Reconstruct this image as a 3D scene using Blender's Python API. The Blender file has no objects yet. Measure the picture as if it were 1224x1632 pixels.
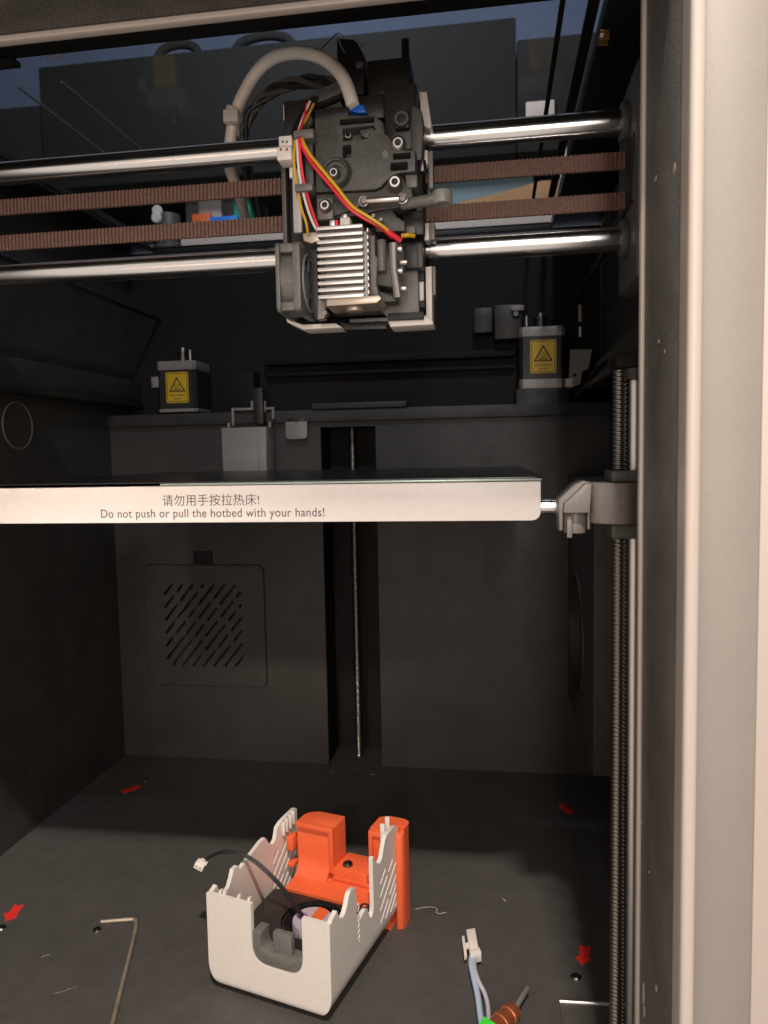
import bpy, bmesh, math, random
import numpy as np
from mathutils import Vector, Matrix
random.seed(7)
S = 0.001                                   # everything below is written in millimetres
sc = bpy.context.scene
COL = sc.collection

# ------------------------------------------------------------------ camera
PW, PH, FPX = 1224, 1632, 1180.0
YAW, PITCH, ROLL = math.radians(8.6), math.radians(-4.3), math.radians(1.1)
CAM = np.array([145.0, 0.0, 314.0])
_F = np.array([-math.sin(YAW)*math.cos(PITCH), math.cos(YAW)*math.cos(PITCH), math.sin(PITCH)])
_R0 = np.array([math.cos(YAW), math.sin(YAW), 0.0]); _U0 = np.cross(_R0, _F)
_R = _R0*math.cos(ROLL) - _U0*math.sin(ROLL); _U = _U0*math.cos(ROLL) + _R0*math.sin(ROLL)
cd = bpy.data.cameras.new('camera'); cam = bpy.data.objects.new('camera', cd); COL.objects.link(cam)
cd.sensor_fit = 'VERTICAL'; cd.sensor_height = 36; cd.sensor_width = 27
cd.lens = FPX/PH*36; cd.clip_start = 0.01; cd.clip_end = 20
M = Matrix.Identity(4)
for i in range(3):
    M[i][0], M[i][1], M[i][2], M[i][3] = _R[i], _U[i], -_F[i], CAM[i]*S
cam.matrix_world = M
cd.dof.use_dof = True; cd.dof.focus_distance = 0.40; cd.dof.aperture_fstop = cd.lens/1.2
sc.camera = cam
# ------------------------------------------------------------------ world, lamps, exposure
world = bpy.data.worlds.new('World'); sc.world = world; world.use_nodes = True
bg = world.node_tree.nodes['Background']; bg.inputs[0].default_value = (1.0, 0.88, 0.79, 1); bg.inputs[1].default_value = 0.56
def area(name, loc, target, sx, sy, power, color, spread=180):
    l = bpy.data.lights.new(name, 'AREA'); l.shape = 'RECTANGLE'; l.size = sx*S; l.size_y = sy*S
    l.energy = power; l.color = color; l.spread = math.radians(spread)
    o = bpy.data.objects.new(name, l); COL.objects.link(o)
    o.location = Vector(loc)*S
    o.rotation_euler = (Vector(target)-Vector(loc)).to_track_quat('-Z', 'Y').to_euler()
    return o
area('ceiling_lamp', (225, -290, 1242), (150, 400, 280), 60, 40, 13, (1.0, 0.88, 0.79))
area('window_light', (215, -640, 520), (120, 420, 370), 90, 600, 3.1, (1.0, 0.91, 0.84))
area('left_room_lamp', (-150, -620, 780), (-85, 370, 295), 60, 60, 0.045, (1.0, 0.80, 0.66), 16)
area('rod_streak_fill', (0, -900, 60), (0, 385, 440), 1300, 26, 0.75, (1.0, 0.50, 0.26))  # added strip light, only makes the orange streaks on the rods
area('back_room_fill', (-100, 950, 1300), (-100, 1700, 850), 400, 150, 12.0, (1.0, 0.93, 0.88))  # added fill, brightens the wall and shelf beyond the lid
vs = sc.view_settings; vs.view_transform = 'Standard'; vs.look = 'None'; vs.gamma = 1; vs.use_curve_mapping = False; vs.exposure = 0.38
sc.cycles.max_bounces = 8; sc.cycles.transparent_max_bounces = 12; sc.cycles.use_denoising = True

# ------------------------------------------------------------------ helpers
def ray(x, y): return _F*FPX + _R*(x-PW/2) - _U*(y-PH/2)
def at(x, y, Y):                            # the point at depth Y (mm) seen at a photo position, used to measure the place
    d = ray(x, y); p = CAM + d*(Y-CAM[1])/d[1]; return (float(p[0]), float(p[1]), float(p[2]))
def onz(x, y, Zp):
    d = ray(x, y); p = CAM + d*(Zp-CAM[2])/d[2]; return (float(p[0]), float(p[1]), float(p[2]))
def rect(x0, y0, x1, y1, Y):
    ym, xm = (y0+y1)/2, (x0+x1)/2
    return at(x0, ym, Y)[0], at(x1, ym, Y)[0], at(xm, y1, Y)[2], at(xm, y0, Y)[2]
def poly(pts, Y):
    return [(p[0], p[2]) for p in (at(x, y, Y) for x, y in pts)]

def addbox(bm, x0, x1, y0, y1, z0, z1, b=0, seg=2):
    t = bmesh.new()
    bmesh.ops.create_cube(t, size=1)
    for v in t.verts:
        v.co = ((x0+x1)/2+v.co.x*(x1-x0), (y0+y1)/2+v.co.y*(y1-y0), (z0+z1)/2+v.co.z*(z1-z0))
    if b: bmesh.ops.bevel(t, geom=t.edges[:], offset=b, segments=seg, affect='EDGES', profile=0.5)
    merge(bm, t); return bm
def merge(bm, t):
    me = bpy.data.meshes.new('tmp'); t.to_mesh(me); t.free(); bm.from_mesh(me); bpy.data.meshes.remove(me)
def box(*a, **k): return addbox(bmesh.new(), *a, **k)
def addcyl(bm, p0, p1, r, r2=None, n=20, b=0):
    p0, p1 = Vector(p0), Vector(p1); d = p1-p0
    t = bmesh.new()
    bmesh.ops.create_cone(t, cap_ends=True, segments=n, radius1=r, radius2=r if r2 is None else r2, depth=d.length)
    if b:
        es = [e for e in t.edges if abs(abs(e.verts[0].co.z)-d.length/2) < 1e-5 and abs(e.verts[0].co.z-e.verts[1].co.z) < 1e-5]
        bmesh.ops.bevel(t, geom=es, offset=b, segments=2, affect='EDGES', profile=0.5)
    m = Matrix.Translation((p0+p1)/2) @ d.to_track_quat('Z', 'Y').to_matrix().to_4x4()
    bmesh.ops.transform(t, matrix=m, verts=t.verts[:]); merge(bm, t); return bm
def cyl(*a, **k): return addcyl(bmesh.new(), *a, **k)
def addprism(bm, pts, a0, a1, axis='Y', b=0):
    t = bmesh.new()
    def mk(u, v, w): return {'Y': (u, w, v), 'X': (w, u, v), 'Z': (u, v, w)}[axis]
    A = [t.verts.new(mk(u, v, a0)) for u, v in pts]; B = [t.verts.new(mk(u, v, a1)) for u, v in pts]
    t.faces.new(A); t.faces.new(B[::-1]); n = len(pts)
    for i in range(n): t.faces.new((A[i], B[i], B[(i+1) % n], A[(i+1) % n]))
    bmesh.ops.recalc_face_normals(t, faces=t.faces[:])
    if b:
        es = [e for f in t.faces if len(f.verts) == n and n != 4 or f.index < 2 for e in f.edges]
        bmesh.ops.bevel(t, geom=list(set(es)), offset=b, segments=2, affect='EDGES', profile=0.5, clamp_overlap=True)
    merge(bm, t); return bm
def prism(*a, **k): return addprism(bmesh.new(), *a, **k)
def spline(pts, k=6):
    P = [Vector(p) for p in pts]; P = [2*P[0]-P[1]] + P + [2*P[-1]-P[-2]]; out = []
    for i in range(1, len(P)-2):
        a, b, c, d = P[i-1:i+3]
        for j in range(k):
            t = j/k
            out.append(0.5*((2*b)+(c-a)*t+(2*a-5*b+4*c-d)*t*t+(3*b-a-3*c+d)*t**3))
    out.append(P[-2]); return out
def addtube(bm, pts, r, n=10, k=6, smooth=True):
    path = spline(pts, k) if smooth and len(pts) > 2 else [Vector(p) for p in pts]
    up = Vector((0.3, 0.2, 1)); rings = []
    for i, p in enumerate(path):
        d = (path[min(i+1, len(path)-1)]-path[max(i-1, 0)]).normalized()
        s = d.cross(up)
        if s.length < 1e-4: s = d.cross(Vector((1, 0, 0)))
        s.normalize(); u = s.cross(d)
        up = u
        rr = r(i/(len(path)-1)) if callable(r) else r
        rings.append([bm.verts.new(p+(s*math.cos(2*math.pi*j/n)+u*math.sin(2*math.pi*j/n))*rr) for j in range(n)])
    for a, b in zip(rings, rings[1:]):
        for j in range(n): bm.faces.new((a[j], a[(j+1) % n], b[(j+1) % n], b[j]))
    bm.faces.new(rings[0][::-1]); bm.faces.new(rings[-1]); return bm
def tube(*a, **k): return addtube(bmesh.new(), *a, **k)
def lathe(profile, origin, axis, n=28):
    bm = bmesh.new(); q = Vector(axis).to_track_quat('Z', 'Y'); o = Vector(origin); rings = []
    for r, h in profile:
        rings.append([bm.verts.new(o+q @ Vector((max(r, 1e-3)*math.cos(2*math.pi*j/n), max(r, 1e-3)*math.sin(2*math.pi*j/n), h))) for j in range(n)])
    for a, b in zip(rings, rings[1:]):
        for j in range(n): bm.faces.new((a[j], a[(j+1) % n], b[(j+1) % n], b[j]))
    return bm
def rounded(pts, r, n=5):
    out = []; N = len(pts)
    rs = r if isinstance(r, (list, tuple)) else [r]*N
    for i in range(N):
        p, a, b = Vector(pts[i]), Vector(pts[i-1]), Vector(pts[(i+1) % N])
        if rs[i] <= 0: out.append(tuple(p)); continue
        da, db = (a-p).normalized(), (b-p).normalized()
        rr = min(rs[i], (a-p).length*.49, (b-p).length*.49)
        for j in range(n+1):
            t = j/n; out.append(tuple(p+da*rr*(1-t)**2+db*rr*t*t))
    return out
def rrect(x0, x1, z0, z1, r, n=5): return rounded([(x0, z0), (x1, z0), (x1, z1), (x0, z1)], r, n)
def cut(bm, cutter, op='DIFFERENCE'):
    obs = []
    for b in (bm, cutter):
        bmesh.ops.recalc_face_normals(b, faces=b.faces[:])
        me = bpy.data.meshes.new('tmp'); b.to_mesh(me); b.free(); o = bpy.data.objects.new('tmp', me); COL.objects.link(o); obs.append(o)
    m = obs[0].modifiers.new('b', 'BOOLEAN'); m.operation = op; m.object = obs[1]; m.solver = 'EXACT'; m.use_self = True
    bpy.context.view_layer.update()
    ev = obs[0].evaluated_get(bpy.context.evaluated_depsgraph_get()); me = bpy.data.meshes.new_from_object(ev)
    out = bmesh.new(); out.from_mesh(me); bpy.data.meshes.remove(me)
    for o in obs:
        d = o.data; bpy.data.objects.remove(o); bpy.data.meshes.remove(d)
    return out
ORIG = {}
def tag(o, label=None, cat=None, group=None, kind=None):
    for k, v in (('label', label), ('category', cat), ('group', group), ('kind', kind)):
        if v: o[k] = v
    return o
def thing(name, loc, label, cat, group=None, rot=None):
    o = bpy.data.objects.new(name, None); COL.objects.link(o); o.empty_display_size = 0.01
    o.location = Vector(loc)*S
    if rot: o.rotation_euler = rot; ORIG[o] = Vector((0, 0, 0))
    else: ORIG[o] = Vector(loc)
    return tag(o, label, cat, group)
def obj(name, bm, m, parent=None, label=None, cat=None, group=None, kind=None, base=None, angle=38):
    if parent is not None: org = ORIG[parent]
    elif base is not None: org = Vector(base)
    else:
        cs = [v.co for v in bm.verts]
        org = Vector(((min(c.x for c in cs)+max(c.x for c in cs))/2, (min(c.y for c in cs)+max(c.y for c in cs))/2, min(c.z for c in cs)))
    bmesh.ops.recalc_face_normals(bm, faces=bm.faces[:])
    for v in bm.verts: v.co = (v.co-org)*S
    me = bpy.data.meshes.new(name); bm.to_mesh(me); bm.free()
    me.polygons.foreach_set('use_smooth', [True]*len(me.polygons)); me.set_sharp_from_angle(angle=math.radians(angle))
    o = bpy.data.objects.new(name, me); COL.objects.link(o)
    for mm in (m if isinstance(m, list) else [m]): me.materials.append(mm)
    if parent is not None: o.parent = parent
    else: o.location = org*S
    ORIG[o] = org
    return tag(o, label, cat, group, kind)
def textmesh(body, X0, X1, Z0, Z1, Y, depth=0.05, fat=0.005):
    cu = bpy.data.curves.new('t', 'FONT'); cu.body = body; cu.size = 1; cu.space_character = 1.06; cu.offset = fat
    o = bpy.data.objects.new('t', cu); COL.objects.link(o); bpy.context.view_layer.update()
    me = bpy.data.meshes.new_from_object(o.evaluated_get(bpy.context.evaluated_depsgraph_get()))
    bpy.data.objects.remove(o); bm = bmesh.new(); bm.from_mesh(me); bpy.data.meshes.remove(me)
    xs = [v.co.x for v in bm.verts]; ys = [v.co.y for v in bm.verts]
    ax, bx_, ay, by = min(xs), max(xs), min(ys), max(ys)
    for v in bm.verts: v.co = (X0+(v.co.x-ax)/(bx_-ax)*(X1-X0), Y, Z0+(v.co.y-ay)/(by-ay)*(Z1-Z0))
    r = bmesh.ops.extrude_face_region(bm, geom=bm.faces[:])
    bmesh.ops.translate(bm, verts=[g for g in r['geom'] if isinstance(g, bmesh.types.BMVert)], vec=(0, -depth, 0))
    return bm

# ------------------------------------------------------------------ materials
def mat(name, col, rough=0.5, metal=0.0, var=0.0, scale=400.0, bump=0.0, bscale=None, spec=0.5, speck=0.0, speckcol=(0.6, 0.55, 0.5), trans=0.0, sss=0.0, coat=0.0, rvar=0.0, smudge=0.0):
    m = bpy.data.materials.new(name); m.use_nodes = True; N = m.node_tree.nodes; L = m.node_tree.links; p = N['Principled BSDF']
    p.inputs['Base Color'].default_value = (*col, 1); p.inputs['Roughness'].default_value = rough; p.inputs['Metallic'].default_value = metal
    p.inputs['Specular IOR Level'].default_value = spec; p.inputs['Transmission Weight'].default_value = trans
    p.inputs['Coat Weight'].default_value = coat
    if sss: p.inputs['Subsurface Weight'].default_value = sss; p.inputs['Subsurface Radius'].default_value = (.004, .003, .002); p.inputs['Subsurface Scale'].default_value = 0.5
    tc = N.new('ShaderNodeTexCoord'); src = None
    def noise(s, d=3, r=0.6):
        n = N.new('ShaderNodeTexNoise'); n.inputs['Scale'].default_value = s; n.inputs['Detail'].default_value = d; n.inputs['Roughness'].default_value = r
        L.new(tc.outputs['Object'], n.inputs['Vector']); return n
    if var:
        n = noise(scale); r = N.new('ShaderNodeMapRange'); L.new(n.outputs['Fac'], r.inputs['Value'])
        r.inputs['From Min'].default_value = 0.3; r.inputs['From Max'].default_value = 0.7; r.inputs['To Min'].default_value = 1-var; r.inputs['To Max'].default_value = 1+var
        mx = N.new('ShaderNodeMix'); mx.data_type = 'RGBA'; mx.blend_type = 'MULTIPLY'; mx.inputs[0].default_value = 1
        mx.inputs[6].default_value = (*col, 1); L.new(r.outputs[0], mx.inputs[7]); src = mx.outputs[2]
        if smudge:
            n2 = noise(scale*0.03, 4, .6); r2 = N.new('ShaderNodeMapRange'); L.new(n2.outputs['Fac'], r2.inputs['Value'])
            r2.inputs['From Min'].default_value = .35; r2.inputs['From Max'].default_value = .65; r2.inputs['To Min'].default_value = 1-smudge; r2.inputs['To Max'].default_value = 1+smudge
            m2 = N.new('ShaderNodeMix'); m2.data_type = 'RGBA'; m2.blend_type = 'MULTIPLY'; m2.inputs[0].default_value = 1
            L.new(src, m2.inputs[6]); L.new(r2.outputs[0], m2.inputs[7]); src = m2.outputs[2]
    if speck:
        v = N.new('ShaderNodeTexVoronoi'); v.inputs['Scale'].default_value = speck; L.new(tc.outputs['Object'], v.inputs['Vector'])
        lt = N.new('ShaderNodeMath'); lt.operation = 'LESS_THAN'; lt.inputs[1].default_value = 0.035; L.new(v.outputs['Distance'], lt.inputs[0])
        wn = N.new('ShaderNodeTexWhiteNoise'); L.new(v.outputs['Position'], wn.inputs['Vector'])
        gt = N.new('ShaderNodeMath'); gt.operation = 'GREATER_THAN'; gt.inputs[1].default_value = 0.8; L.new(wn.outputs['Value'], gt.inputs[0])
        mu = N.new('ShaderNodeMath'); mu.operation = 'MULTIPLY'; L.new(lt.outputs[0], mu.inputs[0]); L.new(gt.outputs[0], mu.inputs[1])
        mx = N.new('ShaderNodeMix'); mx.data_type = 'RGBA'; L.new(mu.outputs[0], mx.inputs[0])
        if src: L.new(src, mx.inputs[6])
        else: mx.inputs[6].default_value = (*col, 1)
        mx.inputs[7].default_value = (*speckcol, 1); src = mx.outputs[2]
    if src: L.new(src, p.inputs['Base Color'])
    if rvar:
        n = noise(60, 4); r = N.new('ShaderNodeMapRange'); L.new(n.outputs['Fac'], r.inputs['Value'])
        r.inputs['To Min'].default_value = max(0, rough-rvar); r.inputs['To Max'].default_value = min(1, rough+rvar); L.new(r.outputs[0], p.inputs['Roughness'])
    if bump:
        n = noise(bscale or scale, 2); b = N.new('ShaderNodeBump'); b.inputs['Strength'].default_value = bump; b.inputs['Distance'].default_value = 0.0004
        L.new(n.outputs['Fac'], b.inputs['Height']); L.new(b.outputs[0], p.inputs['Normal'])
    return m
m_floor = mat('floor powder coat', (.066, .061, .056), .6, var=.38, scale=2200, bump=.2, bscale=2200, speck=110, speckcol=(.30, .28, .26), rvar=.15, smudge=.08)
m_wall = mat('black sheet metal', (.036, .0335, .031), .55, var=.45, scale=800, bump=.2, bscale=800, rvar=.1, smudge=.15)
m_shadeblack = mat('black with shade painted in', (.009, .0085, .008), .7, var=.3, scale=800, spec=.25)  # darker than the other blacks: shade of the upper chamber painted in
m_blackp = mat('black plastic', (.018, .017, .016), .45, var=.3, scale=500, bump=.1)
m_matte = mat('matt black recess', (.006, .006, .006), .8)
m_jamb = mat('grey frame coat', (.100, .093, .084), .55, var=.6, scale=1100, bump=.35, bscale=1100, speck=160, speckcol=(.4, .38, .35), smudge=.2)
m_face = mat('silver grey frame front', (.25, .228, .203), .5, var=.05, scale=1500, bump=.04, smudge=.02)
m_lip = mat('pale frame edge', (.44, .385, .34), .4, var=.04, scale=1200)
m_steel = mat('polished steel rod', (.82, .81, .80), .20, 1.0, rvar=.06)
m_chrome = mat('bright steel', (.62, .58, .55), .38, 1.0, rvar=.08)
m_screw = mat('lead screw steel', (.30, .27, .235), .36, 1.0)
m_dscrew = mat('dark steel screw', (.16, .15, .15), .35, 1.0)
m_belt = mat('brown rubber belt', (.165, .09, .068), .7, var=.35, scale=900)
m_grey = mat('dark grey plastic', (.072, .069, .063), .5, var=.22, scale=500, bump=.15)
m_grey2 = mat('mid grey plastic', (.135, .13, .12), .45, var=.15, scale=500, bump=.1)
m_grey3 = mat('light grey plastic', (.25, .235, .22), .45, var=.1, scale=400, bump=.06)
m_brk = mat('warm grey bracket plastic', (.17, .152, .138), .42, var=.12, scale=500, bump=.1)
m_white = mat('white bed bar plastic', (.74, .685, .65), .38, var=.03, scale=200, sss=.05)
m_whitep = mat('white plastic', (.74, .68, .62), .4, var=.05, scale=300)
m_shell = mat('cover shell plastic', (.70, .655, .60), .42, var=.03, scale=200, sss=.06)
m_tube = mat('milky tube', (.90, .83, .75), .35)
m_orange = mat('orange plastic', (.80, .135, .045), .42, var=.05, scale=300)
m_red = mat('red sticker', (.72, .03, .025), .5)
m_yellow = mat('yellow sticker', (.62, .40, .015), .5, var=.05, scale=200)
m_ink = mat('black ink', (.02, .02, .02), .6)
m_inkg = mat('grey printed ink', (.10, .098, .095), .6)
m_alu = mat('aluminium', (.68, .65, .62), .42, 1.0, var=.05, scale=300)
m_plate = mat('cast motor plate', (.30, .28, .265), .5, .5, var=.1, scale=300)
m_sheet = mat('black build sheet', (.012, .012, .012), .28, var=.2, scale=500, rvar=.1, speck=250)
m_edge = mat('sheet edge', (.35, .42, .38), .35, .5)
m_blue = mat('blue plastic clip', (.006, .12, .62), .4)
m_wy = mat('yellow wire', (.72, .42, .02), .4); m_wr = mat('red wire', (.85, .03, .06), .4); m_ww = mat('white wire', (.8, .74, .68), .4); m_wk = mat('black wire', (.014, .014, .014), .38)
m_wb = mat('pale blue wire', (.40, .50, .63), .35); m_wl = mat('lilac grey wire', (.46, .43, .48), .35)
m_green = mat('green sleeve', (.06, .78, .06), .5)
m_copper = mat('copper sleeve', (.62, .20, .085), .3, .75); m_pin = mat('grey pin', (.22, .22, .20), .5, .4)
m_brass = mat('worn hex key steel', (.34, .28, .215), .42, .45, var=.2, scale=200)
m_fanblue = mat('fan blade', (.20, .27, .33), .3)
m_strip = mat('pale strip plastic', (.42, .41, .39), .4)
m_copbase = mat('heat block base', (.50, .42, .34), .4, .6)
m_label = mat('silver fan label', (.50, .47, .55), .4, .2); m_purple = mat('purple print', (.22, .08, .42), .5)
m_debris = mat('filament scrap', (.36, .32, .29), .5); m_amber = mat('amber strip', (.30, .17, .05), .45); m_brown = mat('brown residue', (.12, .085, .05), .6)
m_roomw = mat('blue grey room wall', (.15, .19, .28), .8, var=.06, scale=8)
m_cab = mat('dark cabinet', (.028, .027, .025), .9, spec=.05)
m_teal = mat('grey teal board', (.19, .26, .27), .7); m_tan = mat('cardboard', (.50, .27, .12), .8, var=.1, scale=30); m_cream = mat('cream card', (.60, .50, .42), .7)
m_bblue = mat('bright blue box', (.01, .22, .75), .5); m_bor = mat('orange box', (.75, .14, .03), .5); m_bgr = mat('green box', (.03, .32, .20), .5); m_shelf = mat('shelf board', (.26, .21, .15), .6)
def glassmat():
    m = bpy.data.materials.new('tinted lid glass'); m.use_nodes = True; N = m.node_tree.nodes; L = m.node_tree.links
    for n in list(N):
        if n.type != 'OUTPUT_MATERIAL': N.remove(n)
    t = N.new('ShaderNodeBsdfTransparent'); t.inputs[0].default_value = (.46, .50, .55, 1)
    g = N.new('ShaderNodeBsdfGlossy'); g.inputs['Roughness'].default_value = .06; g.inputs[0].default_value = (.9, .9, .9, 1)
    f = N.new('ShaderNodeFresnel'); f.inputs[0].default_value = 1.45
    gm = N.new('ShaderNodeNewGeometry'); iv = N.new('ShaderNodeMath'); iv.operation = 'SUBTRACT'; iv.inputs[0].default_value = 1; L.new(gm.outputs['Backfacing'], iv.inputs[1])
    mu = N.new('ShaderNodeMath'); mu.operation = 'MULTIPLY'; L.new(f.outputs[0], mu.inputs[0]); L.new(iv.outputs[0], mu.inputs[1])   # reflect at the entry face only
    x = N.new('ShaderNodeMixShader'); L.new(mu.outputs[0], x.inputs[0]); L.new(t.outputs[0], x.inputs[1]); L.new(g.outputs[0], x.inputs[2])
    L.new(x.outputs[0], N['Material Output'].inputs[0]); return m
m_glass = glassmat()

# ------------------------------------------------------------------ setting: chamber floor and walls
obj('floor', box(-255, 255, 200, 775, -6, 0), m_floor, kind='structure')
YB = 722
# back wall: lower panel with the lead screw slot and the hatch for the vent, ledge on top, recessed upper panel
hx0, hx1, hz0, hz1 = rect(262, 928, 390, 1064, YB)
wb = bmesh.new()
panel = cut(prism([(-255, 0), (255, 0), (255, 352), (-255, 352)], YB, YB+4), box(hx0-4, hx1+4, YB-5, YB+9, hz0-4, hz1+4))
panel = cut(panel, box(-26.5, 29, YB-5, YB+9, -5, 344))
merge(wb, panel)
sl = bmesh.new()
addbox(sl, -30, -26.5, YB+4.1, YB+45, 0, 350); addbox(sl, 29, 33, YB+4.1, YB+45, 0, 350)     # slot sides
addbox(sl, -30, 33, YB+45, YB+48, 0, 350); addbox(sl, -26.4, 28.9, YB+4.1, YB+44.9, 344, 348)
addbox(wb, hx0-8, hx1+8, YB+20, YB+22, hz0-8, hz1+8)
addbox(wb, -255, 255, YB+4.1, 775, 348.2, 351.8)                                               # ledge
wb_o = obj('wall_back', wb, m_wall, kind='structure', base=(0, YB, 0))
obj('slot_liner', sl, m_shadeblack, wb_o)  # shade of the slot recess put into its colour
obj('upper_panel', box(-255, 255, 775, 779, 300, 538), m_shadeblack, wb_o)
wl = box(-256, -250, 200, 790, -6, 548); obj('wall_left', wl, m_wall, kind='structure')
wr = box(251.2, 257, 200, 790, -6, 548); obj('wall_right', wr, m_wall, kind='structure')

# ledge strip, horizontal rib and recesses of the upper back
def upper(x0, y0, x1, y1, Y, d, m, b=.6):
    a = rect(x0, y0, x1, y1, Y); return box(a[0], a[1], Y, Y+d, a[2], a[3], b=b)
a = rect(497, 629, 648, 641, 716)
obj('ledge_strip', box(a[0], a[1], 714, 728, 361.2, 367, b=1), m_wall, label='low black strip lying on the ledge above the screw slot', cat='strip')
a = rect(178, 655, 972, 668, 720)
lt = thing('ledge_trim', (0, 716, 345), 'long black rail along the top edge of the back panel', 'rail')
obj('rail', box(-250, 251, 716.5, 721.8, 349, 361, b=1.0), m_wall, lt)
rb = thing('upper_rib', (0, 760, 400), 'black horizontal rib across the upper back panel', 'rib')
obj('rib_beam', box(-95, 165, 758, 774.8, 411, 419, b=1.5), m_shadeblack, rb)
obj('shelf_lip', box(-95, 165, 766, 774.8, 400, 404, b=1), m_shadeblack, rb)
a = rect(352, 592, 408, 640, 760)
obj('recess_block', prism(rrect(a[0], a[1], 352, a[3], 3), 752, 774.8, b=1), m_shadeblack, label='small black block in place of a square recess beside the left stepper motor', cat='cover')  # solid dark block added where the wall has a square recess
a = rect(788, 485, 832, 540, 745)
sw = thing('limit_switch', ((a[0]+a[1])/2, 745, 352), 'small black switch bracket with a steel bolt left above the right motor', 'switch')
obj('bracket', box(a[0], a[1], 745, 774.8, a[2], a[3], b=1), m_blackp, sw)
obj('bolt', lathe([(0, -4), (2.5, -4), (3.6, -2.5), (3.6, 0)], at(822, 501, 745), (0, 1, 0), 16), m_dscrew, sw)
obj('cap', box(a[0]+16, a[1]+2, 741, 744.8, a[3]-7, a[3]-2, b=.5), m_grey3, sw)
a = rect(755, 490, 785, 530, 750)
obj('rail_block', box(a[0], a[1], 750, 774.8, a[2], a[3], b=1), m_blackp, label='dull black block on the upper back panel left of the switch bracket', cat='block')

# ------------------------------------------------------------------ front frame (posts, top beam, pale edges)
fr = thing('door_frame', (0, 260, 0), 'grey metal front frame with pale edges around the chamber opening', 'frame')
ZS = 488
obj('post', box(200, 255, 237, 291, -20, 560, b=1.0), m_jamb, fr)
obj('post', box(-255, -200, 237, 291, -20, 560, b=1.0), m_jamb, fr)
obj('top_beam', box(-199.9, 199.9, 229, 291, ZS, 560, b=1.5), m_jamb, fr)
obj('front_face', box(204.5, 223, 232.4, 236.9, -20, 560, b=1.6), m_face, fr, label='silver grey front face of the right post')
obj('outer_rim', box(222.2, 260, 232.0, 236.95, -20, 560, b=.3, seg=2), m_lip, fr)
lp = prism(rounded([(200.0, 226.5), (204.3, 226.5), (204.3, 236.8), (200.0, 236.8)], [1.9, 1.9, 0, 0]), -20, 560, axis='Z')
obj('corner_edge', lp, m_lip, fr, label='pale rounded front edge of the right post')
obj('inner_lip', box(198.4, 200.1, 288.8, 293, -20, ZS-.2, b=.6), m_lip, fr)
obj('inner_lip', box(-199.6, 198.2, 288.8, 293, ZS-2.6, ZS-.1, b=.6), m_lip, fr)
def jamb_at(x, y):                           # measured on the side face of the post, X = 200
    d = ray(x, y); p = CAM+d*(200-CAM[0])/d[0]; return float(p[1]), float(p[2])
for (x, y, w, h) in [(1045, 285, 5, 1.2), (1075, 270, 2.5, 2.2), (1050, 545, 1, 1), (1023, 1310, .8, .8), (1026, 1585, 3, 7), (1046, 1575, 2, 1.5), (1027, 1612, 3, 4), (1060, 560, .8, .8), (1035, 1390, .7, .7)]:
    ym, zm = jamb_at(x, y); q = [(ym+w*random.uniform(.6, 1)*math.cos(t)*.7, zm+h*random.uniform(.5, 1)*math.sin(t)) for t in [i*math.pi/3 for i in range(6)]]
    obj('paint_chip', prism(q, 199.8, 200.1, axis='X'), m_lip, fr)

# ------------------------------------------------------------------ lid: rim, tinted glass, thin strips
lid = thing('glass_lid', (0, 560, 540), 'dark tinted glass lid with black rim over the chamber', 'lid')
lr = bmesh.new()
addbox(lr, -250, 250, 291.2, 399, 540, 552, b=1.5)
addbox(lr, 203, 250, 399.2, 790, 540, 552, b=1.5); addbox(lr, -250, -222, 399.2, 790, 540, 552, b=1.5)
obj('rim', lr, m_blackp, lid)
obj('back_rim', box(-221.8, 202.8, 779.2, 790, 538, 545.5, b=1), m_blackp, lid)
obj('latch_notch', box(-148, -118, 394, 402, 536.5, 539.8, b=1), m_blackp, lid)
obj('glass_pane', box(-221.5, 202.5, 399.5, 779, 543, 546), m_glass, lid)
for X_ in (-140, -111): obj('grey_lid_line', box(X_-.5, X_+.5, 430, 560, 541.6, 542.6), m_grey2, lid)  # thin grey lines along the underside of the glass
for (x, w) in ((896, 1.4), (942, 1.8), (951, 1.2)):
    X_ = onz(x, 6, 542)[0]; obj('black_lid_line', box(X_-w, X_+w, 399.5, 740, 541, 542.6), m_blackp, lid)  # thin black lines running back below the pane
obj('filament_squiggle', tube([onz(x, y, 542) for x, y in ((74, 94), (79, 89), (85, 87), (91, 92), (97, 91), (102, 86))], .55, n=6), m_debris,
    label='tiny pale filament curl stuck under the lid glass near its front rim', cat='filament')
a = onz(975, 108, 535); 
obj('amber_strip', box(a[0]-8, 202, 420, 426, 531, 534.5, b=.8), m_amber, label='amber yellow strip under the right lid rim', cat='strip')

# ------------------------------------------------------------------ room seen through the lid glass
obj('room_wall', box(-2500, 2500, 1900, 1930, -400, 2600), m_roomw, kind='structure')
cb = thing('wall_cabinet', (-250, 1500, 893), 'large dark cabinet beyond the lid glass against the blue wall', 'cabinet')
obj('carcass', box(-800, 190, 1500, 1850, 893, 1144, b=3), m_cab, cb)
obj('side_carcass', box(192, 900, 1500, 1850, 893, 1102, b=3), m_cab, cb)
obj('lower_carcass', box(-1500, -802, 1500, 1850, 600, 1068, b=3), m_cab, cb)
obj('back_board', box(-800, 900, 1846, 1850, 600, 892.8), m_cab, cb)
sh = thing('shelf_board', (-200, 1500, 735), 'pale shelf board below the dark cabinet seen through the lid', 'shelf')
obj('board', box(-800, 175, 1490, 1845, 735, 753, b=2), m_shelf, sh)
obj('edge_rail', box(-490, 330, 1480, 1489.8, 746, 779, b=2), m_cream, sh)
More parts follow.
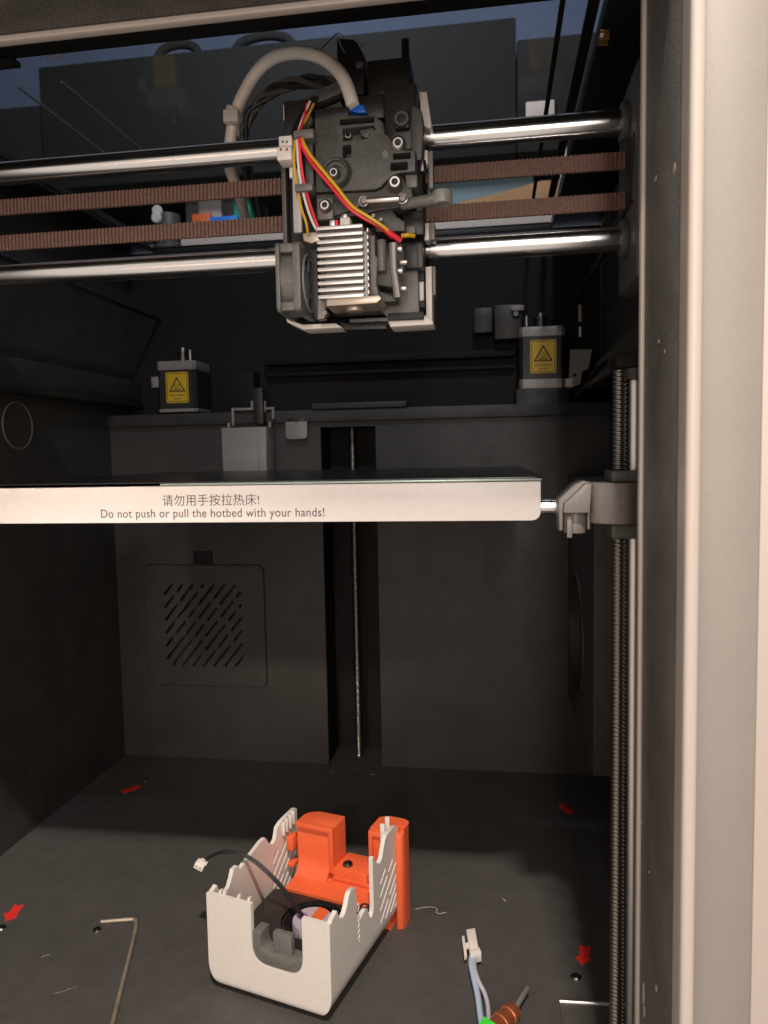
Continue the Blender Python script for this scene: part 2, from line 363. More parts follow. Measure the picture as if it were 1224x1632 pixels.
for k_, (xa, xb, yt, lab) in enumerate(((240, 310, 58, 'left dark cable loop on top of the far cabinet'), (366, 462, 44, 'right dark cable loop on top of the far cabinet'))):
    A_, B__ = at(xa, 96-(xa-130)*.10, 1490), at(xb, 96-(xb-130)*.10, 1490); T_ = at((xa+xb)/2, yt, 1490)
    obj('cable_loop', tube([(A_[0], 1520, 1145), (A_[0]*.85+B__[0]*.15, 1520, T_[2]*.7+1145*.3), (T_[0], 1520, T_[2]), (A_[0]*.15+B__[0]*.85, 1520, T_[2]*.7+1145*.3), (B__[0], 1520, 1145)], 9, n=10), m_cab, label=lab, cat='cable', group='cable loops on the cabinet')
up = rect(893, 262, 903, 380, 1484)
obj('shelf_upright', box(up[0], up[1], 1478, 1489, 735, 892, b=1.5), m_cream, label='narrow cream upright at the right end of the far shelf', cat='upright')
def shelfbox(name, x0, y0, x1, y1, Y, d, m, label, cat, z0=None):
    a = rect(x0, y0, x1, y1, Y); return obj(name, box(a[0], a[1], Y, Y+d, a[2] if z0 is None else z0, a[3], b=2), m, label=label, cat=cat)
shelfbox('teal_board', 682, 276, 850, 345, 1560, 20, m_teal, 'grey teal board standing behind the right belts', 'board', 753.2)
q = poly([(700, 340), (735, 325), (800, 309), (862, 291), (912, 288), (905, 345)], 1530)
obj('cardboard_box', prism(q, 1520, 1555), m_tan, label='tan cardboard sheet leaning before the teal board', cat='cardboard')
shelfbox('cream_box', 838, 272, 888, 312, 1700, 60, m_cream, 'cream box behind the cardboard sheet right of the teal board', 'box', 753.2)
shelfbox('white_carton', 838, 160, 884, 190, 1490, 8, m_cream, 'white card stuck on the dark cabinet front above the right rod', 'card')
shelfbox('grey_case', 294, 282, 402, 305, 1600, 120, m_grey3, 'grey case at the back of the left shelf above the belts', 'case', 753.2)
shelfbox('green_box', 372, 318, 398, 345, 1560, 60, m_bgr, 'green box on the left shelf beside the pale packet', 'box', 753.2)
shelfbox('pale_packet', 316, 318, 352, 338, 1570, 20, m_cream, 'pale packet standing on the left shelf between the belts', 'packet', 753.2)
shelfbox('orange_box', 306, 340, 334, 375, 1520, 40, m_bor, 'orange box at the front of the left shelf', 'box', 753.2)
shelfbox('blue_box', 334, 344, 378, 375, 1520, 30, m_bblue, 'bright blue box next to the orange one on the shelf', 'box', 753.2)
for (x, y, dx, lab) in ((251, 336, 0, 'upper white cap of the pair on the shelf behind the left belts'), (250, 347, 0, 'lower white cap of the pair on the shelf behind the left belts')):
    c = at(x, y, 1500); obj('bottle_cap', lathe([(0, -6), (9, -6), (11, -3), (11, 0), (0, 0)], c, (0, 1, .2), 20), m_whitep, label=lab, cat='cap', group='white caps on the shelf')
c = at(268, 362, 1540); obj('round_tin', cyl((c[0], 1540, 753.2), (c[0], 1540, c[2]+25), 26, n=28, b=2), m_grey, label='dark round tin on the shelf below the white caps', cat='tin')

# ------------------------------------------------------------------ side wall fittings
def sidex(x, y, Xp):
    d = ray(x, y); p = CAM+d*(Xp-CAM[0])/d[0]; return (float(p[0]), float(p[1]), float(p[2]))
rg = lathe([(19, 0), (19.1, .9), (19.9, .9), (20.1, 0)], (-249.95, 571, 345.5), (1, 0, 0), 40)
obj('port_ring', rg, m_grey2, label='thin round ring set into the left chamber wall', cat='ring')
fh = thing('filter_housing', (232, 630, 79), 'black boxy fan housing with a round intake on the right wall', 'housing')
hb = cut(box(213.2, 251, 538, 721.8, 79, 292, b=2), cyl((200, 649, 156), (222, 649, 156), 52, n=48))
obj('housing_body', hb, m_wall, fh)
obj('intake_ring', lathe([(52, 9), (52.2, -1.2), (55, -1.2), (56, .5), (56, 1.5)], (213.2, 649, 156), (1, 0, 0), 48), m_wall, fh)
# left Y beam and rods, both carriages
lb = thing('side_beam', (-240, 500, 377), 'long black beam running along the left wall', 'beam')
obj('beam', box(-249.8, -240, 300, 774, 377, 400, b=1.5), m_wall, lb)
obj('flange', box(-249.8, -236, 300, 774, 371, 376.8, b=1), m_blackp, lb)
rbm = thing('side_beam', (240, 500, 377), 'black beam along the right wall behind the front lead screw', 'beam')
obj('beam', box(240, 251, 300, 774, 377, 400, b=1.5), m_wall, rbm); obj('flange', box(228, 251, 300, 774, 371, 376.8, b=1), m_blackp, rbm)
obj('guide_rod', cyl((-215, 300, 467), (-215, 774, 467), 2.5, n=20), m_dscrew, label='dark guide rod running to the back along the left wall', cat='rod')
obj('guide_rod', cyl((228, 300, 467), (228, 774, 467), 2.5, n=20), m_dscrew, label='dark guide rod running to the back along the right wall', cat='rod')
for sx, side in ((1, 'right'), (-1, 'left')):
    cc = thing('rod_carriage', (sx*217, 385, 400), 'dark grey plastic carriage holding the %s ends of the steel rods' % side, 'carriage', 'carriages at the rod ends')
    x0, x1 = sorted((sx*209.5, sx*232))
    obj('body', box(x0, x1, 362, 412, 394, 492, b=3), m_grey, cc)
    for z in (473, 418): obj('rod_collar', cyl((sx*206, 385, z), (sx*209.6, 385, z), 9, n=24, b=.8), m_grey, cc)
    obj('pulley_block', box(min(x0, x1)-1 if sx > 0 else x1-2, (min(x0, x1)+2 if sx > 0 else x1+1), 366, 404, 430, 461, b=1), m_blackp, cc)

# ------------------------------------------------------------------ stepper motors with warning stickers
def sticker(parent, cx, cz, Y, w=24, h=31):
    st = obj('warning_sticker', prism(rrect(cx-w/2, cx+w/2, cz-h/2, cz+h/2, 2), Y-.25, Y), m_yellow, parent, label='yellow hot surface warning sticker')
    pr = bmesh.new(); o1 = rrect(cx-w/2+1.1, cx+w/2-1.1, cz-h/2+1.1, cz+h/2-1.1, 1.4); o2 = rrect(cx-w/2+1.7, cx+w/2-1.7, cz-h/2+1.7, cz+h/2-1.7, 1.2)
    ring(pr, o1, o2, Y-.30)
    tri = [(cx-9, cz-4.5), (cx+9, cz-4.5), (cx, cz+11)]; ti = [(cx-6.7, cz-3.2), (cx+6.7, cz-3.2), (cx, cz+8.4)]
    ring(pr, tri, ti, Y-.30)
    addbox(pr, cx-4.2, cx+4.2, Y-.30, Y-.26, cz-2.6, cz-1.6)
    for k in (-2.2, 0, 2.2):
        pts = [(cx+k+.7*math.sin(t*2.2), cz-1+t*1.15) for t in (0, .8, 1.6, 2.4, 3.2, 4)]
        for p, q_ in zip(pts, pts[1:]): addprism(pr, [(p[0]-.35, p[1]), (p[0]+.35, p[1]), (q_[0]+.35, q_[1]), (q_[0]-.35, q_[1])], Y-.30, Y-.26)
    obj('symbol', pr, m_ink, st)
    ln = bmesh.new(); x = cx-8.5
    while x < cx+8: 
        w_ = random.uniform(.7, 1.3); addbox(ln, x, x+w_, Y-.29, Y-.26, cz-8.6, cz-7.2); x += w_+.5
    x = cx-4
    while x < cx+4:
        w_ = random.uniform(.7, 1.2); addbox(ln, x, x+w_, Y-.29, Y-.26, cz-12, cz-10.6); x += w_+.5
    obj('fine_print', ln, m_brown, st)
def ring(bm, o, i, Y):
    n = len(o); A = [bm.verts.new((u, Y, v)) for u, v in o]; B = [bm.verts.new((u, Y, v)) for u, v in i]
    for k in range(n): bm.faces.new((A[k], A[(k+1) % n], B[(k+1) % n], B[k]))
def stepper(cx, z0, z1, label, ztop, plug):
    t = thing('stepper_motor', (cx, 743, z0), label, 'motor', 'stepper motors on the back ledge')
    oct_ = lambda r, c: [(cx-r+c, 722), (cx+r-c, 722), (cx+r, 722+c), (cx+r, 764-c), (cx+r-c, 764), (cx-r+c, 764), (cx-r, 764-c), (cx-r, 722+c)]
    obj('core', prism([(u, v if v > 740 else v+.8) for u, v in oct_(20.7, 3)], z0+(9 if plug < 0 else 3.4), z1-9, axis='Z'), m_blackp, t)
    obj('end_plate', prism(oct_(21, 3), z1-9, z1, axis='Z', b=.5), m_plate, t)
    obj('end_plate', prism(oct_(21, 3), z0, z0+(9 if plug < 0 else 3.4), axis='Z', b=.5), m_plate, t)
    obj('shaft', cyl((cx, 743, z1), (cx, 743, z1+16), 2.5, n=14), m_chrome, t)
    obj('pulley', lathe([(0, 2), (7, 2), (7, 3.5), (5.5, 3.5), (5.5, 10), (7, 10), (7, 11.5), (0, 11.5)], (cx, 743, z1), (0, 0, 1), 24), m_dscrew, t)
    obj('bolt', cyl((cx+plug*14, 728, z1), (cx+plug*14, 728, z1+11), 1.7, n=12), m_chrome, t)
    obj('plug', box(*sorted((cx+plug*-21.2, cx+plug*-29)), 727, 740, *( (z0+26, z0+37) if plug > 0 else (z0+1, z0+9)), b=.8), m_whitep if plug < 0 else m_grey3, t)
    sticker(t, cx+1, (z0+z1)/2+(-1 if plug > 0 else 1), 722.75)
    return t
lzb, lzt = at(280, 652, 722)[2], at(280, 575, 722)[2]; rzb, rzt = at(865, 619, 722)[2], at(865, 520, 722)[2]
stepper(-176, lzb-3, lzt, 'black stepper motor with yellow warning sticker at left, its base sunk behind the ledge', lzt, 1)
stepper(189.5, rzb, rzt, 'black stepper motor with yellow warning sticker and both silver end plates, at right', rzt, -1)
obj('motor_mount', box(165, 214, 721, 774, 352.2, rzb-.3, b=1), m_blackp, label='black mounting foot under the right stepper motor', cat='mount')
# grey sheet bracket right of the right motor and two little pins
q = poly([(909, 557), (943, 557), (938, 588), (927, 592), (925, 612), (910, 617), (903, 627), (893, 627), (906, 612)], 730)
obj('sheet_bracket', cut(prism(q, 729, 731), cyl(at(916, 598, 720), at(916, 598, 740), 1.6, n=14)), m_grey3, label='pale grey sheet metal bracket right of the right stepper motor', cat='bracket')
pn = thing('hinge_pin', at(925, 540, 725), 'thin shiny pin standing above the pale sheet bracket', 'pin')
p0, p1 = at(925, 537, 725), at(925, 521, 725); obj('lower_pin', cyl(p0, p1, 2, n=12), m_alu, pn)
p0, p1 = at(925, 513, 725), at(925, 486, 725); obj('upper_pin', cyl(p0, p1, 2, n=12), m_brass, pn)
for k, (pts, lab) in enumerate(([((1015, 535, 600), (985, 560, 640), (950, 590, 690), (930, 622, 715)), 'upper of two black cables running down to the right motor'], [((1012, 560, 600), (985, 580, 640), (950, 605, 690), (920, 628, 715)), 'lower of two black cables running down to the right motor'])):
    obj('motor_cable', tube([at(*p) for p in pts], 2.2, n=8), m_wk, label=lab, cat='cable', group='motor cables')

# ------------------------------------------------------------------ lead screws and front guide rod
def screw(x, y, z0, z1, r, pitch, n=20, per=6):
    bm = bmesh.new(); N = int((z1-z0)/pitch*per); prev = None
    prof = [0, 0, 1, 1, 1, 0][:per]
    th = [2*math.pi*j/n for j in range(n)]
    for i in range(N+1):
        z = z0+(z1-z0)*i/N; row = []
        for a_ in th:
            ph = (z/pitch+a_/(2*math.pi)) % 1
            w = min(1, max(0, 2.2*(1-abs(ph-.5)*2)-.6)); rr = r-.75*(1-w)
            row.append(bm.verts.new((x+rr*math.cos(a_), y+rr*math.sin(a_), z)))
        if prev:
            for j in range(n): bm.faces.new((prev[j], prev[(j+1) % n], row[(j+1) % n], row[j]))
        prev = row
    return bm
obj('lead_screw', screw(202.8, 362, 0.2, 352, 3.5, 2.1), m_screw, label='threaded steel lead screw standing beside the right frame post', cat='lead screw', angle=80)
obj('lead_screw', screw(1.2, 745, 0.2, 343.8, 4.2, 2.6, n=14), m_screw, label='thin threaded lead screw inside the dark slot of the back panel', cat='lead screw', angle=80)
obj('slide_rod', cyl((209.9, 362, 0.2), (209.9, 362, 347), 3.2, n=24), m_alu, label='smooth steel slide rod between lead screw and right post', cat='rod')
tp = thing('screw_bearing', (205, 362, 347), 'dark bearing block capping the front lead screw and slide rod', 'bearing')
obj('block', box(200, 226, 357, 376, 352.3, 360, b=2), m_shadeblack, tp); obj('cup', cyl((209.9, 362, 347.3), (209.9, 362, 352.2), 6.5, n=20), m_blackp, tp)
obj('screw_channel', box(222, 250, 352, 400, 0.2, 366, b=1), m_blackp, label='black channel strip behind the slide rod at the right post', cat='channel')

# ------------------------------------------------------------------ steel rods and belts
obj('steel_rod', cyl((-209.5, 385, 473), (205.9, 385, 473), 6, n=40), m_steel, label='upper polished steel rod crossing behind the print head', cat='rod')
obj('steel_rod', cyl((-209.5, 385, 418), (205.9, 385, 418), 6, n=40), m_steel, label='lower polished steel rod crossing behind the print head', cat='rod')
def belt(z, label):
    pts = []; x = -209
    while x < 208:
        pts += [(x, 383.6), (x+.5, 383.6), (x+.7, 382.6), (x+1.4, 382.6), (x+1.6, 383.6)]; x += 2.1
    pts += [(208, 383.6), (208, 385), (-209, 385)]
    bm = bmesh.new()
    A = [bm.verts.new((u, v, z-4.0)) for u, v in pts]; B = [bm.verts.new((u, v, z+4.0)) for u, v in pts]
    for i in range(len(pts)): bm.faces.new((A[i], B[i], B[(i+1) % len(pts)], A[(i+1) % len(pts)]))
    bm.faces.new(A); bm.faces.new(B[::-1])
    obj('toothed_belt', bm, m_belt, label=label, cat='belt', group='brown toothed belts', angle=20)
belt(454.6, 'upper brown toothed belt stretched between the two steel rods')
belt(435.5, 'lower brown toothed belt stretched just above the lower rod')

# ------------------------------------------------------------------ print bed
bed = thing('print_bed', (0, 530, 262), 'wide heated print bed with white front bar and printed warning', 'print bed')
br = prism(rounded([(-167, 281), (167, 281), (167, 300.4), (-167, 300.4)], [3, 5, .6, .6]), 370, 382, b=.8)
fb = obj('front_bar', br, m_white, bed)
a = rect(259, 787.5, 413, 806, 369.9); obj('lettering', textmesh('请勿用手按拉热床!', a[0], a[1], a[2], a[3], 369.93, fat=0), m_inkg, fb)
a = rect(161, 810.5, 517, 828.5, 369.9); obj('lettering', textmesh('Do not push or pull the hotbed with your hands!', a[0], a[1], a[2], a[3], 369.93), m_inkg, fb)
obj('side_bar', box(158, 167, 382.2, 690, 281, 300.2, b=1.5), m_white, bed)
obj('side_bar', box(-167, -158, 382.2, 690, 281, 300.2, b=1.5), m_white, bed)
obj('bed_plate', box(-157.8, 157.8, 382.2, 690, 288, 300.2, b=.5), m_blackp, bed)
obj('sheet_edge', box(-30, 167.4, 368.8, 371, 300.7, 301.9, b=.3), m_edge, bed)
shp = prism(rrect(-167.5, 168, 369, 692, 4), 302.0, 302.6, axis='Z'); obj('build_sheet', shp, m_sheet, bed)
obj('support_frame', box(-120, 120, 420, 700, 283, 287.8, b=1), m_blackp, bed)
obj('support_arm', box(-22, 25, 700.2, 752, 270, 290, b=2), m_blackp, bed)
obj('support_rod', cyl((150, 376, 287.6), (190, 376, 287.6), 4.1, n=24), m_steel, bed)
# bracket on the lead screw
bk = thing('bed_bracket', (190, 362, 272), 'warm grey plastic bracket joining the bed rod to the lead screw', 'bracket')
Yk = 352
q = poly([(892, 803), (893, 797), (918, 773), (932, 767), (944, 769), (944, 846), (938, 846), (938, 818), (900, 818), (900, 848), (893, 848)], Yk)
obj('clamp', prism(q, Yk+6, Yk+26, b=.8), m_brk, bk)
q = poly([(900, 803), (934, 771), (944, 771), (941, 818), (899, 818)], Yk-2); obj('gusset', prism(q, Yk-1, Yk+5.8, b=.7), m_brk, bk)
c0, c1 = at(919, 852, Yk), at(919, 817, Yk); obj('half_barrel', cyl((c0[0], Yk+8, c0[2]), (c0[0], Yk+8, c1[2]), 5.2, n=24, b=.6), m_brk, bk)
p0 = at(909, 852, Yk-4); obj('clip_tooth', box(p0[0]-1, p0[0]+1.4, Yk+1.5, Yk+6, p0[2]-2.2, p0[2]+8, b=.4), m_brk, bk)
q = [(at(942, 800, 352)[0], 376), (at(944, 800, 352)[0], 362)]
bx0 = at(942, 800, 352)[0]
pl = rounded([(bx0, 378), (bx0, 352), (bx0+10, 346.5), (bx0+16, 346), (bx0+20, 349), (bx0+27, 352), (bx0+27, 378)], [2, 8, 8, 3, 3, 3, 1], 6)
zb, zt = at(965, 836, 348)[2], at(965, 770, 348)[2]
obj('nut_block', prism(pl, zb, zt, axis='Z', b=.9), m_brk, bk)
obj('upper_collar', box(bx0+9, bx0+27, 350, 376, zt+.2, zt+5.5, b=1), m_grey, bk)
obj('lower_collar', box(bx0+9, bx0+26.5, 350, 376, zb-7, zb-.2, b=1), m_grey, bk)

# ------------------------------------------------------------------ fittings on the back panel
ch = thing('waste_chute', (-97, 690, 262), 'open grey plastic chute box behind the bed on the back panel', 'chute')
Yc = 690
x0, x1, z0, z1 = rect(354, 681, 426, 790, Yc)
body = cut(prism([(x0+.8, z0), (x1-1.5, z0), (x1, z1), (x0, z1)], Yc, 721.8, b=1.2), box(x0+2.2, x1-2.2, Yc+2.2, 718, z0+6, z1+10))
obj('box_body', body, m_grey3, ch)
xs = at(412, 720, Yc)[0]; obj('front_rib', box(xs-.7, xs+.7, Yc-.6, Yc-.05, z0+22, z1-1, b=.2), m_grey3, ch)
zt = at(400, 650, 715)[2]
def chp(xa, ya, xb, yb, Y, d, n='rim_wall'):
    a = rect(xa, ya, xb, yb, Y); obj(n, box(a[0], a[1], Y, Y+d, a[2], a[3], b=.35), m_grey3, ch)
chp(369, 650, 372.5, 679, 712, 5); chp(372.6, 650, 403, 654, 712, 5); chp(399.5, 639, 403, 649.8, 712, 5)
chp(419, 639, 422.5, 657, 712, 5); chp(422.6, 649, 436, 652.5, 712, 5); chp(433, 652.6, 436.5, 668, 712, 5)
chp(362, 674, 366, 681.5, 694, 4); chp(427.5, 672, 431, 681.5, 694, 6)
obj('wiper_post', upper(403.5, 618, 418.5, 676, 706, 10, m_blackp), m_blackp, ch)
cl = thing('panel_clip', at(473, 699, 716), 'small pale grey clip on the back panel right of the chute', 'clip')
x0, x1, z0, z1 = rect(456, 672, 490, 700, 716)
obj('cup', cut(prism(rounded([(x0, z0), (x1, z0), (x1, z1), (x0, z1)], [4, 4, 0, 0]), 714, 721.8, b=.6), box((x0+x1)/2-.4, (x0+x1)/2+.4, 713, 718, z1-2.5, z1+1)), m_grey3, cl)
obj('insert', box(x0+2, x1-2, 715, 721.8, z1+.1, z1+3.2, b=.4), m_blackp, cl)
# vent hatch
vh = thing('vent_hatch', ((hx0+hx1)/2, 720, hz0-15), 'rounded square vent cover with diagonal slots low on the back panel', 'vent cover')
vx0, vx1, vz0, vz1 = rect(233, 901, 422, 1092, 721)
plate = prism(rrect(vx0, vx1, vz0, vz1, 9, 8), 720.3, 721.9)
slots = bmesh.new(); w = 1.45
dirx, dirz = math.cos(math.radians(50)), math.sin(math.radians(50))
step = 11.4; k = 0
def capsule(p, q_, r, n=5):
    a_ = math.atan2(q_[1]-p[1], q_[0]-p[0]); out = []
    for i in range(n+1): t = a_+math.pi/2+math.pi*i/n; out.append((p[0]+r*math.cos(t), p[1]+r*math.sin(t)))
    for i in range(n+1): t = a_-math.pi/2+math.pi*i/n; out.append((q_[0]+r*math.cos(t), q_[1]+r*math.sin(t)))
    return out
rs = random.Random(3)
for k in range(-14, 15):                     # slanted dashes clipped to the square field
    cx_ = (hx0+hx1)/2+k*step
    zc = (hz0+hz1)/2; t0, t1 = -200, 200
    for lo, hi, o_, d_ in ((hx0+2, hx1-2, cx_, dirx), (hz0+2, hz1-2, zc, dirz)):
        a_, b_ = (lo-o_)/d_, (hi-o_)/d_; t0, t1 = max(t0, min(a_, b_)), min(t1, max(a_, b_))
    t = t0
    while t1-t > 4:
        ln = min(rs.choice((13, 22, 30, 36, 17)), t1-t)
        if t1-(t+ln) < 9: ln = t1-t
        if ln > 3: addprism(slots, capsule((cx_+dirx*t+dirx*w, zc+dirz*t+dirz*w), (cx_+dirx*(t+ln-w), zc+dirz*(t+ln-w)), w), 719, 724)
        t += ln+5
obj('slotted_plate', cut(plate, slots), m_wall, vh)
gr = bmesh.new(); o1 = rrect(vx0-1.2, vx1+1.2, vz0-1.2, vz1+1.2, 10, 8); o2 = rrect(vx0, vx1, vz0, vz1, 9, 8); ring(gr, o1, o2, 721.85); obj('groove', gr, m_matte, vh)
a = rect(309, 879, 338, 905, 720); obj('latch', cut(box(a[0], a[1], 719.2, 721.85, a[2]+4, a[3], b=.5), box(a[0]+1.5, a[1]-1.5, 718, 720.8, a[2]+6, a[3]-1.5)), m_matte, vh)
# dried residue at the foot of the slot
for k in range(7):
    p = onz(530+k*11+random.uniform(-4, 4), 1229+random.uniform(-4, 6), 0)
    s = random.uniform(.8, 2.2); bm = bmesh.new(); bmesh.ops.create_icosphere(bm, subdivisions=1, radius=1)
    for v in bm.verts: v.co = (p[0]+v.co.x*s*random.uniform(1, 2.4), min(p[1], 719)+v.co.y*s*random.uniform(.6, 1), .02+max(0, v.co.z)*s*.5)
    obj('residue_crumb', bm, [m_brown, m_debris][k % 3 == 0], label='tiny dried crumb on the floor at the foot of the screw slot', cat='crumb', group='crumbs at the foot of the slot')

# ------------------------------------------------------------------ stickers, screws and scraps on the floor
def arrow(pts, label):
    q = [onz(x, y, 0)[:2] for x, y in pts]; obj('arrow_sticker', prism(q, .05, .3, axis='Z'), m_red, label=label, cat='sticker', group='red arrow stickers on the floor')
arrow([(192, 1260), (214, 1254), (212, 1252), (225, 1252), (220, 1259), (218, 1257.5), (197, 1265)], 'small red arrow sticker at the back left of the floor')
arrow([(23.5, 1441.5), (30, 1444), (39, 1441.5), (28, 1457), (26.5, 1462), (9, 1469), (6.5, 1456), (14, 1455)], 'red arrow sticker at the front left edge pointing to a screw')
arrow([(923.7, 1506), (932, 1509.4), (942.5, 1509.7), (937.6, 1527), (942, 1529), (927.3, 1539), (916, 1524), (923, 1525.8)], 'red arrow sticker at the front right pointing down to a screw')
arrow([(890, 1280), (901, 1282), (903, 1286), (914, 1296), (902, 1297.5), (897, 1291), (892, 1288)], 'small red arrow sticker in the shade at the back right of the floor')
def floorscrew(x, y, label, r=3.2):
    p = onz(x, y, 0); t = thing('floor_screw', (p[0], p[1], 0), label, 'screw', 'screws in the chamber floor')
    obj('head', lathe([(1.3, .25), (1.3, .9), (2.4, 1.0), (r, .35), (r+.2, .02)], p, (0, 0, 1), 20), m_dscrew, t)
    obj('socket', lathe([(0, .2), (1.35, .24)], p, (0, 0, 1), 6), m_matte, t)
    obj('washer', lathe([(r+.2, .03), (r+.25, .22), (r+1.3, .2), (r+1.4, .02)], p, (0, 0, 1), 24), m_grey, t)
floorscrew(918, 1557, 'dark countersunk screw below the front right arrow sticker')
floorscrew(2, 1479, 'shiny dark screw at the left edge under its arrow sticker')
floorscrew(155, 1482, 'small dark screw under the short arm of the hex key', 2.6)
floorscrew(231, 1243, 'faint dark screw beyond the back left arrow sticker', 2.2)
hk = thing('hex_key', onz(200, 1540, 0), 'worn steel hex key lying bent on the left of the floor', 'hex key')
pts = [onz(161, 1469, 1.5), onz(206, 1465.5, 1.5), onz(214, 1466, 1.5), onz(217, 1474, 1.5), onz(209, 1512, 1.5), onz(179, 1632, 1.5), onz(160, 1720, 1.5)]
obj('shaft', tube(pts, 1.35, n=6, k=4), m_brass, hk, angle=25)
# bright lip and plate at the front right corner
pl = thing('floor_plate', onz(930, 1610, 0), 'dark floor plate with a shiny folded lip at the front right corner', 'plate')
A, B = onz(892, 1600, 0), onz(985, 1603, 0)
obj('sheet', prism([(A[0], A[1]-1), (B[0], B[1]-1), (B[0]+2, 300), (A[0]-1, 300)], .2, 1.2, axis='Z'), m_floor, pl)
obj('folded_lip', tube([(A[0], A[1], 1.5), (B[0]+4, B[1]-1, 1.5)], 1.5, n=14, smooth=False), m_chrome, pl)
def strand(px, label, r=.28):
    obj('filament_scrap', tube([onz(x, y, .35+dz) for x, y, dz in px], r, n=6), m_debris, label=label, cat='filament', group='filament scraps on the floor')
strand([(662, 1449, 0), (676, 1446, 0), (690, 1446, 1.5), (697, 1449, 2.5), (695, 1454, 1), (701, 1456, 0), (711, 1454, 0)], 'curled pale filament scrap right of the orange cover')
strand([(66, 1526, 0), (72, 1523, 0), (79, 1521, 0)], 'short pale filament scrap between the arrow and the hex key', .14)
strand([(800, 1431, 0), (803, 1434, .6), (806, 1436, 0)], 'tiny pale filament scrap above the white plug', .35)
strand([(84, 1584, 0), (100, 1580, 0), (122, 1572, 0)], 'thin hair like filament scrap left of the hex key shaft', .09)

# ------------------------------------------------------------------ white plug with blue wires, copper sleeve
wp = thing('wire_plug', onz(755, 1530, 0), 'white two pin plug on pale blue wires with green sleeve', 'plug')
def quadprism(px4, z0, z1, b=.4): return prism([onz(x, y, z1)[:2] for x, y in px4], z0, z1, axis='Z', b=b)
obj('housing', quadprism([(743, 1481), (757, 1478.5), (763, 1513), (749, 1516)], 3.5, 9), m_whitep, wp)
obj('latch', quadprism([(736, 1492), (740, 1490.5), (744, 1519), (740, 1521)], 4, 8, .3), m_whitep, wp)
obj('latch_bridge', quadprism([(740, 1503), (747, 1501), (748, 1507), (741, 1508)], 5, 7.5, .2), m_whitep, wp)
obj('collar', quadprism([(748, 1514), (764, 1509), (767, 1517), (750, 1521)], 3, 9.4, .3), m_whitep, wp)
obj('blue_wire', tube([onz(753, 1518, 6), onz(751, 1536, 6), onz(755, 1558, 5.5), onz(761, 1585, 5), onz(766, 1622, 5), onz(772, 1660, 5)], 1.75, n=12), m_wb, wp)
obj('lilac_wire', tube([onz(757, 1518, 6), onz(756, 1540, 6.5), onz(762, 1562, 6), onz(773, 1585, 4), onz(778, 1610, 3), onz(779, 1655, 3)], 1.35, n=12), m_wl, wp)
g = quadprism([(771, 1618), (790, 1630), (786, 1680), (752, 1680), (757, 1640)], 1, 11.5, .8); obj('green_sleeve', g, m_green, wp)
cs = thing('copper_sleeve', onz(810, 1610, 0), 'copper coloured sleeve with a thin grey pin pointing up right', 'sleeve')
p0, p1 = Vector(onz(790, 1640, 6)), Vector(onz(825, 1604, 6)); dd = (p1-p0)
q0 = tuple(dd.normalized())
obj('barrel', lathe([(0, -12), (5.3, -12), (5.3, 4), (5.8, 4.4), (5.8, 6), (5, 6.6), (5, 11.5), (5.6, 12), (5.6, 14), (4.6, 14.6), (4.4, 18), (1.8, 18.4), (0, 18.4)], tuple(p0), q0, 26), m_copper, cs)
obj('pin', cyl(tuple(p0+dd.normalized()*18), tuple(Vector(onz(841, 1574, 7))), 1.5, n=12, b=.4), m_pin, cs)

# ------------------------------------------------------------------ removed print head cover lying on the floor
CY = math.radians(-15); CO = Vector((-25.5, 397.5, 3.4))
cv = thing('print_head_cover', CO, 'open white and orange print head cover with a blower fan inside, lying on the floor', 'cover', rot=(0, 0, CY))
CI = Matrix.Rotation(-CY, 3, 'Z')
def loc(p): return tuple(CI @ (Vector(p)-CO))
prR = [(2.9, 13.9), (2.9, 57), (9, 59), (11, 54.5), (13, 52), (16, 51), (19, 52), (21.5, 55), (24, 59.2), (26, 60.6), (30, 60.4), (33, 59), (33.6, 50), (34, 40), (37, 36.5), (45.5, 38.2), (48.5, 37), (50, 33), (51.5, 29.5), (54, 28.2), (56.4, 30), (57.4, 34), (57.1, 64), (59, 64.4), (61, 60.5), (64, 57), (68, 55.4), (71.5, 57), (74, 62), (76.5, 66.2), (79.5, 68), (93, 67.6), (97, 65.8), (98.5, 57.5), (100.6, 55.5), (100.8, 13.9)]
prL = [(2.9, 13.9), (2.9, 56), (7, 57.5), (9, 53), (12, 50), (15.5, 48.5), (19, 49.5), (21.5, 53), (24, 58), (28.5, 58), (31, 54.5), (54.5, 60.2), (60, 60.4), (62.5, 57), (64.5, 53.5), (69, 51.5), (72.5, 53), (75, 60), (79.5, 61.8), (86, 62.4), (98, 63), (101, 62), (101, 13.9)]
def slotset(ss, a0, a1):
    bm = bmesh.new()
    for p, q_ in ss: addprism(bm, capsule(p, q_, 1.3), a0, a1, axis='X')
    return bm
ssR = [((68.3, 42.6), (75, 47.2)), ((68, 34.4), (78, 41.3)), ((81.5, 43.7), (87, 47.4)), ((67.7, 25.6), (93.5, 43.5)), ((68, 17.4), (79, 25)), ((82.5, 27.4), (95, 36)), ((75.5, 16), (95.8, 30.2)), ((83.5, 15.2), (96.3, 24.2)), ((91, 14), (97.2, 18.4))]
ssL = [((68.6, 39), (74.5, 44.5)), ((68.5, 31), (85, 45)), ((68.4, 22.6), (94.5, 45)), ((68.2, 14.6), (80, 24.7)), ((83.5, 27.7), (97, 39.3)), ((76, 14), (97.2, 32)), ((84, 13.6), (97.4, 25)), ((91.5, 13.2), (97.6, 18.4))]
BZ = 0.0
